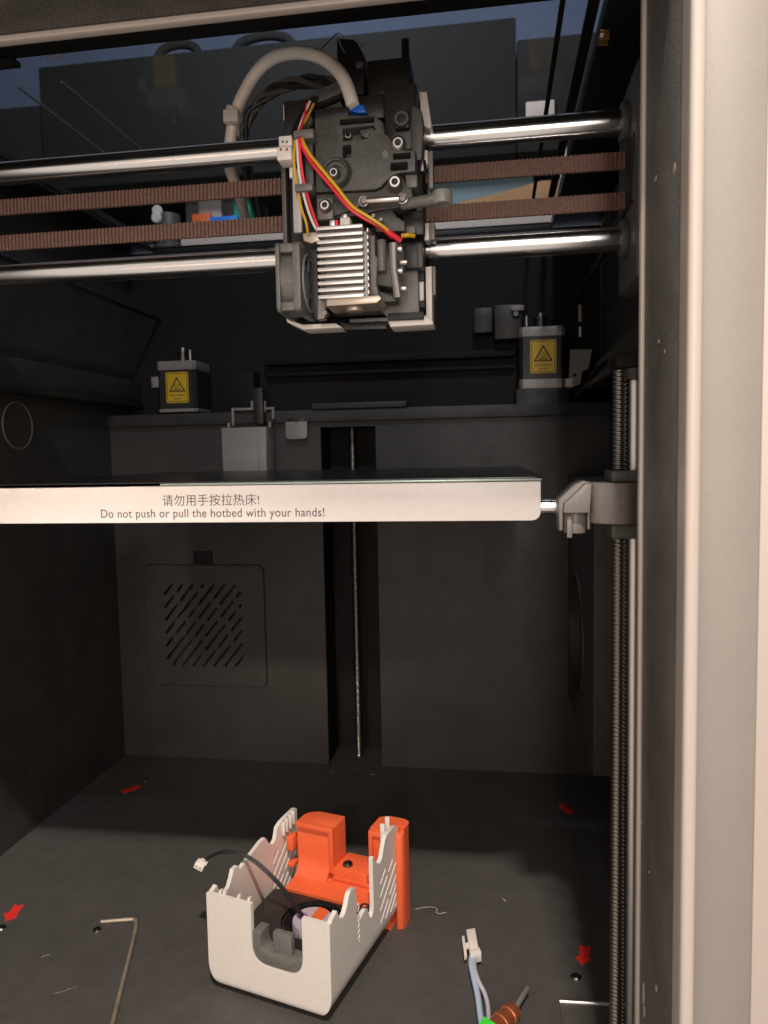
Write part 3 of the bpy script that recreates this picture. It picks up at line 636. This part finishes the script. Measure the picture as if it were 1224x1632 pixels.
def hull(o):                                  # rounded tub: two rounded outlines intersected
    A = prism(rounded([(o, 80), (o, BZ+o), (82-o, BZ+o), (82-o, 80)], [0, 15-o, 15-o, 0], 9), o, 104, axis='Y')
    B = prism(rounded([(o, 80), (o, BZ+o), (104, BZ+o), (104, 80)], [0, 5-o, 0, 0], 6), -2, 84, axis='X')
    return cut(A, B, 'INTERSECT')
inner = hull(2.7)
shell = cut(hull(0), inner)
shell = cut(shell, prism([(-5, 110), (-5, 56.5)]+[(b, c) for b, c in prR[1:-1]]+[(101, -9), (115, -9), (115, 110)], 60, 90, axis='X'))
shell = cut(shell, prism([(-5, 110), (-5, 56)]+[(b, c) for b, c in prL[1:-1]]+[(101, -9), (115, -9), (115, 110)], -9, 20, axis='X'))
shell = cut(shell, prism([(15, 110), (15, -9), (70, -9), (70, 110)], 101, 120, axis='Y'))
shell = cut(shell, prism(rounded([(31, 110), (31, 21), (64.5, 21), (64.5, 110)], [0, 12, 12, 0], 8), -5, 20, axis='Y'))
shell = cut(shell, box(-5, 90, -6, 2.75, 56, 120))
shell = cut(shell, slotset(ssR, 75, 90)); shell = cut(shell, slotset(ssL, -9, 6))
obj('shell', shell, m_shell, cv, label='white plastic shell with jagged cut walls', angle=25)
for a_ in (7, 10, 20, 27): obj('inner_rib', box(a_, a_+1.1, 2.75, 5.4, 36, 57.5, b=.2), m_shell, cv)
for (b_, c_) in ((80, 56), (84, 57), (89, 57), (93, 58)):
    obj('snap_rib', box(2.9, 5.2, b_, b_+1.6, c_-4, c_+5.5, b=.3), m_shell, cv)
for (b_, c_, h) in ((82, 62, 11), (90, 62, 12)): obj('snap_rib', box(76, 79.1, b_, b_+2, c_-3, c_+h, b=.5), m_shell, cv)
# faint embossed mark on the outer wall
wv = [(82.1, 36+1.1*math.sin(i*2.1), 24+i*1.15) for i in range(22)]
obj('embossed_mark', tube(wv, .28, n=5, k=3), m_whitep, cv)
# orange duct
od = obj('orange_duct', prism(rounded([(11.5, 86), (40, 86), (40, 104), (18, 104), (11.5, 98)], [.5, .5, 1, 9, 5], 6), -3.2, 61.5, axis='Z', b=.8), m_orange, cv, label='orange plastic air duct')
od2 = bmesh.new()
addprism(od2, rounded([(65, 90), (79, 90), (79, 101.4), (84, 101.4), (85.5, 101.4), (85.5, 96), (87, 96), (87, 110), (70, 110), (65, 106)], [.5, .3, 0, 0, 0, 0, 0, 8, 3, 1], 5), -3.2, 64.5, axis='Z')
obj('tower', od2, m_orange, od)
obj('tower_side', prism(rounded([(82.3, 92), (86.8, 93.5), (86.8, 101.2), (82.3, 101.2)], [1, 2, 0, 0]), -3.2, 62.5, axis='Z', b=.4), m_orange, od)
obj('tower_frame', prism([(11.8, 62), (11.8, 58.6), (37, 58.6), (37, 31), (40.4, 31), (40.4, 62)], 83.2, 85.9, b=.4), m_orange, od)
obj('fillet', prism([(85.9, 24), (85.9, 40)]+[(85.9-13*(1-math.cos(t)), 40-15*math.sin(t)) for t in (0.15, .4, .7, 1.0, 1.3, 1.5)]+[(72, 24)], 13, 36.8, axis='X'), m_orange, od)
obj('tower_frame', cut(box(65.2, 78.6, 87, 89.9, 34, 64, b=.4), box(68, 78, 85, 89, 36, 61)), m_orange, od)
obj('saddle', box(40.2, 64.8, 84, 106, -3.2, 34.8, b=.6), m_orange, od)
obj('ramp', prism([(65, 25.5), (83.9, 27), (83.9, 22), (82, 21), (65, 21)], 13, 74, axis='X', b=.4), m_orange, od)
obj('step', box(40.6, 74, 82.2, 83.8, 27.2, 29.8, b=.4), m_orange, od)
obj('lug', cyl((71.5, 66, 19), (71.5, 66, 23.8), 6, n=24, b=.5), m_orange, od)
sc_ = obj('lug_screw', lathe([(0, 1.2), (1.6, 1.2), (1.7, 2.6), (3, 2.4), (3.8, 1), (3.8, 0)], (71.5, 66, 23.7), (0, 0, 1), 20), m_ink, od)
obj('duct_screw', lathe([(0, .8), (1.6, .8), (1.7, 2.0), (3, 1.8), (3.6, .6), (3.6, 0)], (47.5, 91, 34.7), (0, 0, 1), 20), m_dscrew, od)
obj('duct_clip', box(4, 9, 84, 92, 40, 50, b=.6), m_orange, od); obj('duct_clip', box(4, 9, 84, 92, 28, 31, b=.6), m_orange, od)
# blower fan
blp = rounded([(6, 60), (6.5, 36), (14, 22), (26, 15), (62, 14), (75, 26), (76.5, 64.5), (6, 64.5)], [2, 10, 8, 8, 10, 8, 2, 2], 6)
bl = cut(prism(blp, 5, 24.3, axis='Z', b=.6), cyl((46, 44, 8), (46, 44, 34), 19.5, n=48))
bf = obj('blower_fan', bl, m_blackp, cv)
vn = bmesh.new()
for i in range(30):
    t = 2*math.pi*i/30; c_, s_ = math.cos(t), math.sin(t); c2, s2 = math.cos(t+.18), math.sin(t+.18)
    addprism(vn, [(46+14.5*c_, 44+14.5*s_), (46+18.6*c2, 44+18.6*s2), (46+18.6*c2+.5*s2, 44+18.6*s2-.5*c2), (46+14.5*c_+.5*s_, 44+14.5*s_-.5*c_)], 8.5, 22.4, axis='Z')
obj('impeller', vn, m_wk, bf); obj('impeller_ring', lathe([(18.7, 0), (18.7, 1.2), (17.6, 1.2), (17.6, 0)], (46, 44, 21.6), (0, 0, 1), 48), m_wk, bf)
obj('hub', lathe([(12.6, -12), (12.6, 0), (12.2, 1.0), (0, 1.05)], (46, 44, 23.6), (0, 0, 1), 40), m_label, bf)
def disc_patch(x0, x1, y0, y1, z, r=12):
    return [(x, y) for x, y in ((x0, y0), (x1, y0), (x1, y1), (x0, y1))]
st_ = [(46+12*math.cos(t), 44+12*math.sin(t)) for t in (math.radians(d) for d in (58, 66, 74, 82, 90, 98))]+[(46+12*math.cos(t), 44+12*math.sin(t)) for t in (math.radians(d) for d in (262, 270, 278, 286, 294, 302))]
obj('orange_band', prism(st_, 24.66, 24.85, axis='Z'), m_bor, bf)
obj('purple_print', prism([(36.5, 41), (41.5, 40), (42, 46), (37.2, 47.5)], 24.66, 24.8, axis='Z'), m_purple, bf)
obj('dark_print', prism([(52.5, 36), (56, 39), (55.5, 43), (51.8, 41)], 24.66, 24.8, axis='Z'), m_inkg, bf)
# grey insert in the notch
ins = rounded([(31.1, 40), (31.1, 22.1), (64.4, 22.1), (64.4, 31), (61.2, 31), (61.2, 29), (36.5, 29), (36.5, 40)], [.5, 11.9, 11.9, .5, .5, 2, 5, .5], 8)
obj('foot', box(30, 52, 20, 60, -3.3, -.1, b=.5), m_grey2, cv)
gi = obj('grey_insert', prism(ins, .6, 10, axis='Y', b=.3), m_grey2, cv)
obj('tab', box(43, 55.5, 3, 7.5, 24, 41, b=.9), m_grey2, gi)
obj('gusset', prism([(31.5, 27), (36, 27), (33, 36), (31.5, 36)], 10.1, 13, axis='Y'), m_grey2, gi)
# fan cable and its plug
cab = [(484, 1467, 427), (470, 1445, 427), (452, 1420, 427), (430, 1396, 427), (405, 1374, 428), (380, 1361, 429), (355, 1359, 430), (338, 1364, 431), (328, 1370, 431)]
fc = obj('fan_cable', tube([loc(at(*p)) for p in cab], .8, n=8), m_wk, cv)
obj('fan_cable', tube([loc(at(x+2.6, y-2, Y+1)) for x, y, Y in cab], .8, n=8), m_wk, cv)
pc = Vector(at(319, 1378, 431)); R_ = Matrix.Rotation(math.radians(25), 3, 'Y')
def plugbox(x0, x1, y0, y1, z0, z1, b=.3):
    bm = box(x0, x1, y0, y1, z0, z1, b=b)
    for v in bm.verts: v.co = Vector(loc(pc+R_ @ v.co))
    return bm
pg = obj('fan_plug', plugbox(-3, 3.2, -2.5, 2.5, -2.4, 2.0), m_whitep, cv)
obj('plug_top', plugbox(-1.2, 4, -2, 2, 2.05, 3.6), m_whitep, pg)
for dx in (-1.5, 1.2): obj('plug_hole', plugbox(dx-.4, dx+.4, -2.56, -2.45, -.9, -.1, 0), m_ink, pg)

# ------------------------------------------------------------------ print head on the rods
th = thing('extruder_carriage', (25, 385, 380), 'exposed print head with silver heatsink, cooling fan and coloured wires on the rods', 'print head')
def P_(name, pts, Y, d, m, b=.5, parent=th, **k): return obj(name, prism(poly(pts, Y), Y, Y+d, b=b), m, parent, **k)
def B_(name, x0, y0, x1, y1, Y, d, m, b=.5, parent=th, **k):
    a = rect(x0, y0, x1, y1, Y); return obj(name, box(a[0], a[1], Y, Y+d, a[2], a[3], b=b), m, parent, **k)
def HX(cx, cy, Y, r, parent, name='bolt', m=m_chrome, sock=True):
    c = at(cx, cy, Y)
    o = obj(name, lathe([(r*.42, -.9), (r*.42, -2.3), (r*.62, -2.3), (r*.92, -1.3), (r, 0), (r, 1.5)], c, (0, 1, 0), 22), m, parent)
    if sock: obj('socket', lathe([(0, -.9), (r*.43, -.95)], c, (0, 1, 0), 6), m_ink, o)
    return o
# carriage behind everything
B_('carriage_plate', 458, 175, 676, 505, 372, 26, m_blackp, 2)
B_('carriage_top', 612, 132, 664, 240, 362, 26, m_blackp, 1.5)
P_('carriage_ear', [(662, 168), (672, 176), (675, 200), (672, 255), (655, 255), (655, 170)], 358, 12, m_grey, 1)
B_('hole_surround', 629, 176, 652, 204, 358, 4, m_blackp, .8)
c = at(640, 190, 357); obj('guide_tube', lathe([(2.1, 4), (2.1, -1), (3.4, -1), (3.6, 0), (3.6, 5)], c, (0, 1, 0), 20), m_grey, th); obj('bore', lathe([(0, 2), (2.15, 2)], c, (0, 1, 0), 16), m_ink, th)
P_('white_shell', [(668, 146), (680, 146), (688, 200), (684, 205), (672, 198)], 372, 8, m_whitep, .4)
B_('shell_edge', 673, 239, 682, 262, 371, 7, m_whitep, .4); B_('shell_edge', 683, 240, 690, 300, 374, 7, m_grey3, .4); B_('shell_edge', 451, 166, 457, 191, 374, 6, m_whitep, .4)
P_('shell_side', [(678, 425), (688, 424), (689, 516), (671, 517), (679, 500)], 366, 16, m_whitep, .5)
B_('shell_side_outer', 689, 424, 694, 470, 374, 10, m_grey3, .4)
P_('shell_tab', [(665, 447), (675, 447), (675, 478), (670, 480), (664, 472)], 364, 5, m_whitep, .3)
P_('shell_bottom', [(617, 507), (680, 503), (690, 512), (690, 517), (622, 521)], 360, 16, m_whitep, .4)
P_('shell_bottom', [(456, 505), (461, 510), (482, 517), (535, 515), (546, 522), (483, 525), (457, 513)], 360, 14, m_whitep, .4)
B_('shell_bottom', 557, 507, 620, 513, 366, 12, m_grey3, .3)
P_('bottom_arch', [(540, 512), (560, 516), (585, 516), (600, 511), (612, 516), (618, 524), (548, 526)], 362, 6, m_blackp, .4)
# gear housing with pockets
gh = prism(poly([(501, 189), (524, 187), (542, 182), (597, 184), (610, 194), (613, 212), (623, 220), (625, 238), (662, 239), (662, 273), (642, 275), (629, 278), (616, 288), (608, 297), (598, 302), (560, 304.5), (503, 306)], 350), 350, 371.8, b=.8)
ct = bmesh.new()
for (x0, y0, x1, y1) in ((541, 188, 597, 198), (546, 231, 560, 252), (626, 243.5, 655, 254), (622, 258.5, 650, 272)):
    a = rect(x0, y0, x1, y1, 350); addprism(ct, rrect(a[0], a[1], a[2], a[3], .7, 3), 340, 360)
addprism(ct, poly([(546, 205), (560, 203.5), (596, 199.5), (598.5, 206), (590, 212), (586, 221), (573, 224), (546, 225)], 350), 340, 358)
ghb = obj('gear_housing', cut(gh, ct), m_grey, th)
HX(556, 218, 358.2, 2.4, ghb, 'gear_shaft', m_chrome, False)
P_('pocket_leaf', [(573, 207), (594, 203), (597, 207), (589, 213), (585, 221), (576, 216)], 351.2, 4, m_grey, .5, ghb)
c = at(536, 277, 350); obj('idler_ring', lathe([(3.2, -1.2), (5.0, -1.2), (5.4, -2.6), (6.0, -2.8), (6.6, -1.6), (6.9, 0)], (c[0], 350, c[2]), (0, 1, 0), 32), m_grey, th)
obj('idler_groove', lathe([(6.95, -.12), (7.6, -.12)], (c[0], 350, c[2]), (0, 1, 0), 32), m_ink, th)
HX(533, 277, 348.8, 2.9, th); HX(635, 230, 350.6, 3.7, th); HX(630, 292, 347.5, 3.7, th); HX(519, 329, 345.4, 3.2, th); HX(487, 192, 360, 3.4, th, m=m_brass)
P_('dent', [(608, 243), (614, 238), (619, 244), (618, 252), (612, 254)], 349.75, .3, m_grey2, .0)
# lower plate, lug, spring lever
P_('lower_plate', [(504, 310), (560, 307), (599, 305), (610, 300), (618, 290), (630, 281), (643, 284), (647, 298), (656, 300), (658, 318), (640, 330), (600, 336), (578, 342), (505, 352)], 350, 18, m_grey, .6)
B_('plate_ear', 646, 278, 665, 299, 352, 16, m_grey2, .6)
B_('lug', 505, 315, 531, 350, 346, 10, m_grey2, .8)
P_('cross_arm', [(531, 322), (580, 315), (584, 326), (560, 335), (531, 345)], 348, 8, m_grey, .6)
sp = bmesh.new(); A, Bq = at(584, 321, 343), at(637, 317, 343)
obj('spring_pin', cyl((A[0], 343, A[2]), (Bq[0], 343, Bq[2]), 1.75, n=16, b=.3), m_chrome, th)
for (x, y) in ((580, 321), (642, 317)):
    c = at(x, y, 343); pts = [(c[0]+2.1*math.cos(t), 343+.3*math.sin(t*2), c[2]+2.1*math.sin(t)) for t in [i*math.pi/5 for i in range(10)]]
    obj('spring_loop', tube(pts+[pts[0]], .55, n=8, k=3), m_chrome, th)
    obj('spring_post', cyl((c[0], 341.5, c[2]), (c[0]+.5, 352, c[2]), 1.35, n=14, b=.3), m_grey3, th)
c1 = at(638, 333, 346); lv = [at(640, 327, 347), at(660, 323, 346), at(680, 320, 345), at(694, 316, 345)]
obj('lever_arm', tube(lv, lambda t: 2.3+.6*t, n=12), m_grey2, th)
c = at(705, 316, 345); obj('lever_ring', cut(cyl((c[0], 345, c[2]-2.8), (c[0], 345, c[2]+3.0), 4.5, n=30, b=.5), cyl((c[0], 345, c[2]-6), (c[0], 345, c[2]+6), 2.2, n=20)), m_grey3, th)
c = at(673, 258, 352); obj('latch_rod', cyl((c[0], 353, at(673, 275, 353)[2]), (c[0], 353, at(673, 256, 353)[2]), 1.7, n=14, b=.4), m_dscrew, th)
P_('latch_hook', [(590, 335), (622, 330), (632, 345), (645, 353), (645, 368), (600, 370), (592, 355)], 352, 14, m_grey, .6)
B_('latch_side', 640, 335, 676, 375, 360, 12, m_blackp, 1); B_('latch_clip', 647, 360, 662, 372, 356, 6, m_grey2, .4)
B_('belt_clamp', 676, 355, 684, 383, 366, 8, m_whitep, .5); B_('belt_clamp_side', 684.5, 354, 693, 382, 370, 8, m_grey3, .5)
# heatsink
fx0, fx1 = at(506, 420, 332)[0], at(579, 420, 332)[0]
ztop, zbot = at(543, 362, 332)[2], at(543, 472, 332)[2]
hs = obj('heatsink', box(fx0+2.5, fx1+1.5, 336, 352, zbot-3.5, ztop-1.2, b=.3), m_plate, th, label='silver finned heatsink')
for i in range(11):
    z = zbot+(ztop-zbot)*i/10
    obj('fin', prism(rounded([(fx0, z-.85), (fx1, z-.85), (fx1, z+.85), (fx0, z+.85)], .6, 3), 331.5, 353, b=.25), m_alu, hs)
sd = bmesh.new()
for i in range(10):
    z = zbot+(ztop-zbot)*(i+.5)/10; addbox(sd, fx1+1.6, fx1+2.3, 333, 352, z-.9, z+.9, b=.2)
obj('side_fin', sd, m_alu, hs)
P_('heatsink_base', [(521, 476), (604, 470), (608, 476), (600, 483), (521, 488)], 333, 18, m_copbase, .4, hs)
c = at(563, 487, 338); obj('nozzle_collar', cyl((c[0], 342, c[2]+1), (c[0], 342, c[2]-2.2), 4.2, n=20, b=.5), m_copbase, hs)
B_('throat', 541, 345, 558, 363, 338, 8, m_whitep, 1, hs); B_('throat_stripe', 534, 350, 538, 363, 337.6, 6, m_wr, .3, hs)
B_('throat_edge', 525, 350, 533.5, 364, 338, 6, m_alu, .4, hs); c = at(549, 345, 340); obj('throat_cap', cyl((c[0], 342, c[2]-1), (c[0], 342, c[2]+1.3), 2, n=16, b=.3), m_alu, hs)
# cooling fan, seen from its edge
fx = [at(443, 440, 338)[0], at(455, 440, 338)[0], at(470, 440, 338)[0], at(482, 440, 338)[0]]
fz0, fz1 = at(462, 499, 338)[2], at(462, 388, 338)[2]; fm = (fz0+fz1)/2; R2 = (fz1-fz0)/2
fan = obj('cooling_fan', cut(prism(rrect(334, 334+2*R2, fz0, fz1, 3), fx[2], fx[3], axis='X', b=.4), cyl((fx[2]-1, 334+R2, fm), (fx[3]+1, 334+R2, fm), R2-1.8, n=40)), m_grey2, th)
obj('rear_flange', cut(prism(rrect(334, 334+2*R2, fz0, fz1, 3), fx[0], fx[0]+2, axis='X', b=.4), cyl((fx[0]-1, 334+R2, fm), (fx[0]+4, 334+R2, fm), R2-1.8, n=40)), m_grey2, fan)
obj('barrel', lathe([(R2-1.8, fx[0]+2), (R2-.5, fx[0]+2), (R2-.5, fx[2]), (R2-1.8, fx[2])], (0, 334+R2, fm), (1, 0, 0), 40), m_grey2, fan)
for zc in (fz0+2.6, fz1-2.6):
    obj('corner_post', box(fx[0]+2, fx[2], 335, 340, zc-2, zc+2, b=.4), m_grey2, fan)
obj('fan_hub', lathe([(6.5, fx[0]+3), (6.5, fx[3]-1.2), (5.5, fx[3]-.4), (0, fx[3]-.3)], (0, 334+R2, fm), (1, 0, 0), 24), m_fanblue, fan)
for i in range(7):
    t = 2*math.pi*i/7; bmv = bmesh.new(); r0, r1 = 6.4, R2-2.4
    v4 = []
    for (r_, dt, x_) in ((r0, -.25, fx[2]), (r1, -.30, fx[2]), (r1, .34, fx[3]-1), (r0, .25, fx[3]-1)):
        v4.append(bmv.verts.new((x_, 334+R2+r_*math.cos(t+dt), fm+r_*math.sin(t+dt))))
    f4 = bmv.faces.new(v4); ex = bmesh.ops.extrude_face_region(bmv, geom=[f4]); bmesh.ops.translate(bmv, verts=[g for g in ex['geom'] if isinstance(g, bmesh.types.BMVert)], vec=(.6, 0, 0))
    obj('blade', bmv, m_fanblue, fan)
obj('fan_grille', lathe([(R2-3, 0), (R2-3, .8), (R2-2, .8), (R2-2, 0)], (fx[3]+.3, 334+R2, fm), (1, 0, 0), 36), m_grey3, fan)
P_('fan_bracket', [(484, 400), (505, 392), (508, 480), (518, 484), (516, 508), (506, 510), (490, 500)], 356, 14, m_blackp, .5)
P_('fan_foot', [(507, 472), (515, 470), (519, 482), (517, 507), (506, 509)], 346, 6, m_grey3, .4)
HX(520, 500, 348, 1.2, th, 'tiny_bolt', m_chrome, False)
# side strut, translucent strip, connector and clips
B_('side_strut', 449, 245, 456, 392, 352, 7, m_grey, .4)
B_('pale_strip', 466, 268, 480, 371, 349, 2.5, m_strip, .8); B_('strip_cap', 461, 266, 468, 283, 350, 3, m_whitep, .4)
wcn = B_('white_connector', 444, 216, 465, 233, 344, 7, m_whitep, .5)
B_('connector_front', 441, 233, 464.5, 255, 342, 10, m_whitep, .6, wcn)
for (x, y, Y) in ((450.5, 226, 343.9), (457, 226, 343.9), (447.5, 238, 341.9), (457, 238, 341.9)):
    c = at(x, y, Y); obj('pin_hole', box(c[0]-.45, c[0]+.45, Y-.05, Y+.1, c[2]-.55, c[2]+.55), m_inkg if Y > 343 else m_brown, wcn)
P_('cable_clip', [(467, 208), (499, 204), (500, 219), (484, 221), (480, 216), (468, 220)], 343, 12, m_grey2, .5)
B_('clip_rail', 486, 214, 499, 300, 349, 8, m_grey, .5); B_('cable_clip', 469.5, 292, 498, 304, 343, 10, m_grey2, .5)
def W_(pts, Y, r, m, name): return obj(name, tube([at(x, y, Y+dy) for x, y, dy in pts], r, n=8), m, th)
W_([(500, 166, 14), (488, 190, 8), (476, 208, 4), (470.5, 226, 0), (469, 260, 0), (473, 292, 1), (480, 330, 0), (488, 355, 0), (491, 374, 3)], 345.5, .62, m_wy, 'yellow_wire')
W_([(494, 162, 14), (482, 190, 8), (475, 212, 4), (474, 228, 0), (475.5, 262, 0), (481, 297, 1), (491, 335, 0), (502, 362, 0), (508, 369, 3)], 345, .62, m_ww, 'white_wire')
W_([(490, 165, 14), (484, 190, 8), (478, 210, 4), (477, 226, 0), (480, 262, 0), (486, 297, 1), (497, 335, 0), (507, 362, 0), (513, 369, 3)], 344.6, .66, m_wr, 'red_wire')
W_([(478, 214, 3), (480, 228, 0), (488, 246, -1), (503, 268, -3), (530, 300, -4), (556, 331, -5), (580, 348, -4), (605, 362, -2), (624, 379, 2)], 344, .74, m_wr, 'red_wire')
W_([(481, 214, 3), (484, 228, 0), (494, 246, -1), (510, 266, -3), (535, 296, -4), (561, 328, -5), (588, 346, -5), (612, 362, -3), (632, 381, 1)], 343.4, .78, m_wy, 'yellow_wire')
W_([(612, 364, 0), (622, 372, -1), (639, 384, 1)], 343, 1.3, m_wr, 'red_sleeve')
W_([(640, 376, 6), (650, 375, 6), (660, 376, 8)], 348, 1.1, m_wy, 'yellow_wire')
P_('solder_pad', [(482, 372), (513, 368), (512, 382), (496, 388), (484, 384)], 350, 5, m_copbase, .4)
for (x, y) in ((599, 357), (608, 352), (596, 346)): HX(x, y, 350, 1.1, th, 'tiny_bolt', m_chrome, False)
# hot end clamp right of the heatsink
P_('hotend_bracket', [(582, 376), (597, 374), (598, 406), (602, 412), (600, 452), (604, 470), (588, 470), (582, 440)], 340, 14, m_grey2, .6)
P_('hotend_body', [(598, 408), (628, 402), (632, 450), (624, 458), (600, 454)], 344, 14, m_grey, 1)
c0, c1 = at(609, 433, 341), at(609, 383, 341); obj('sensor_tube', cut(cyl((c0[0], 341, c0[2]), (c0[0], 341, c1[2]), 2.1, n=20, b=.2), cyl((c0[0], 341, c1[2]-4), (c0[0], 341, c1[2]+2), 1.2, n=14)), m_grey2, th)
cl_ = [at(627, 388, 340), at(627, 402, 340), at(628, 430, 340), at(631, 450, 340), at(634, 474, 341)]
obj('clamp_plate', tube(cl_, lambda t: 2.0-.3*math.sin(t*3.1), n=8), m_plate, th)
for (x, y, r) in ((636, 397, 1.7), (644, 418, 1.4), (637, 432, 1.7), (643, 460, 1.7)):
    c = at(x, y, 343); obj('side_bolt', cyl((c[0]-2.2, 343, c[2]), (c[0]+1.6, 343, c[2]), r, n=16, b=.4), m_chrome, th)
P_('bottom_strap', [(600, 462), (632, 474), (632, 480), (604, 482), (594, 480)], 346, 10, m_grey, .5)
B_('side_block', 644, 388, 672, 428, 354, 16, m_blackp, 1); B_('side_block_edge', 664, 388, 674, 426, 352, 8, m_grey, .6)
P_('floor_pan', [(606, 470), (650, 428), (666, 428), (668, 500), (618, 506), (604, 492)], 358, 10, m_grey2, .6)
B_('pan_recess', 618, 498, 675, 509, 357, 6, m_ink, .3); B_('pan_slot', 667, 432, 675, 447, 362, 4, m_ink, .2); B_('pan_slot', 668, 480, 676, 490, 362, 4, m_ink, .2)
# top clutter: blue clip, black brackets, loose thin wires
P_('blue_clip', [(556, 176), (572, 166), (580, 167), (584, 179), (570, 180)], 357, 6, m_blue, .6)
B_('top_block', 500, 170, 556, 190, 360, 16, m_blackp, 1); B_('top_block', 452, 158, 500, 216, 366, 14, m_blackp, 1); B_('top_block', 556, 150, 614, 190, 366, 14, m_blackp, 1.5)
P_('chain_mount', [(480, 158), (505, 143), (540, 128), (547, 146), (520, 158), (492, 168)], 368, 8, m_grey, .6)
P_('chain_bracket', [(536, 60), (566, 62), (582, 90), (580, 150), (538, 152)], 388, 22, m_blackp, 1); B_('chain_bracket', 584, 92, 654, 150, 384, 20, m_blackp, 1.5); B_('chain_post', 640, 60, 652, 140, 396, 4, m_blackp, .5)
c = at(573, 105, 384); obj('bracket_bolt', lathe([(0, -1.5), (1.6, -1.3), (2.2, 0)], c, (0, 1, 0), 16), m_chrome, th)
W_([(549, 84, 0), (543, 72, 0), (537, 53, 0), (548, 58, 0), (562, 61, 0), (573, 72, 0), (582, 90, 0)], 382, .35, m_grey3, 'loose_wire')
W_([(574, 73, 0), (590, 68, 0), (608, 66, 0), (626, 75, 0)], 384, .3, m_grey3, 'loose_wire')
W_([(536, 54, 0), (524, 66, 0), (512, 78, 0)], 386, .3, m_grey, 'loose_wire')
for k_, (m__, dx) in enumerate(((m_wk, 0), (m_wk, 4), (m_wk, -4))):
    W_([(470+dx, 212, 3), (476+dx, 196, 6), (488+dx, 176, 10), (498+dx, 160, 16), (512+dx, 148, 24)], 350, .8, m__, 'black_wire')

# ------------------------------------------------------------------ tube and cable bundle
ft = thing('filament_tube', at(562, 168, 362), 'milky white filament tube arching from the print head over to the left', 'tube')
obj('tube_hose', tube([at(*p) for p in ((563, 172, 362), (559, 155, 364), (549, 128, 368), (533, 107, 374), (510, 91, 380), (480, 84, 387), (450, 87, 394), (425, 99, 400), (404, 122, 405), (388, 150, 408), (377, 176, 410), (370, 205, 412), (366, 240, 414), (366, 266, 416), (374, 290, 424), (384, 320, 450), (392, 350, 490))], 3.3, n=18), m_tube, ft)
c = at(372, 188, 409)
obj('tube_clip', box(c[0]-4.2, c[0]+4.4, 403.5, 415, c[2]-4.2, c[2]+2.6, b=.8), m_whitep, ft)
obj('clip_collar', cyl((c[0]-.3, 409, c[2]+2.7), (c[0]+.6, 409, c[2]+5), 4.3, n=20, b=.5), m_whitep, ft)
obj('clip_leg', box(c[0]+2.4, c[0]+4.2, 406, 411, c[2]-11, c[2]-4.3, b=.4), m_grey3, ft)
cbn = thing('cable_bundle', at(440, 160, 400), 'dark braided cable bundle curving below the milky tube', 'cable')
base_ = [(545, 140, 378), (505, 130, 388), (470, 132, 396), (440, 142, 402), (415, 160, 406), (398, 185, 409), (388, 215, 412), (390, 250, 418), (402, 300, 440), (420, 360, 490)]
for k_ in range(4):
    obj('strand', tube([tuple(Vector(at(x, y, Y))+Vector((1.9*math.cos(i*1.5+k_*math.pi/2), 1.9*math.sin(i*1.5+k_*math.pi/2), 1.9*math.cos(i*1.5+k_*math.pi/2+.8)))) for i, (x, y, Y) in enumerate(base_)], 1.5, n=8, k=8), m_grey if k_ % 2 else m_blackp, cbn)
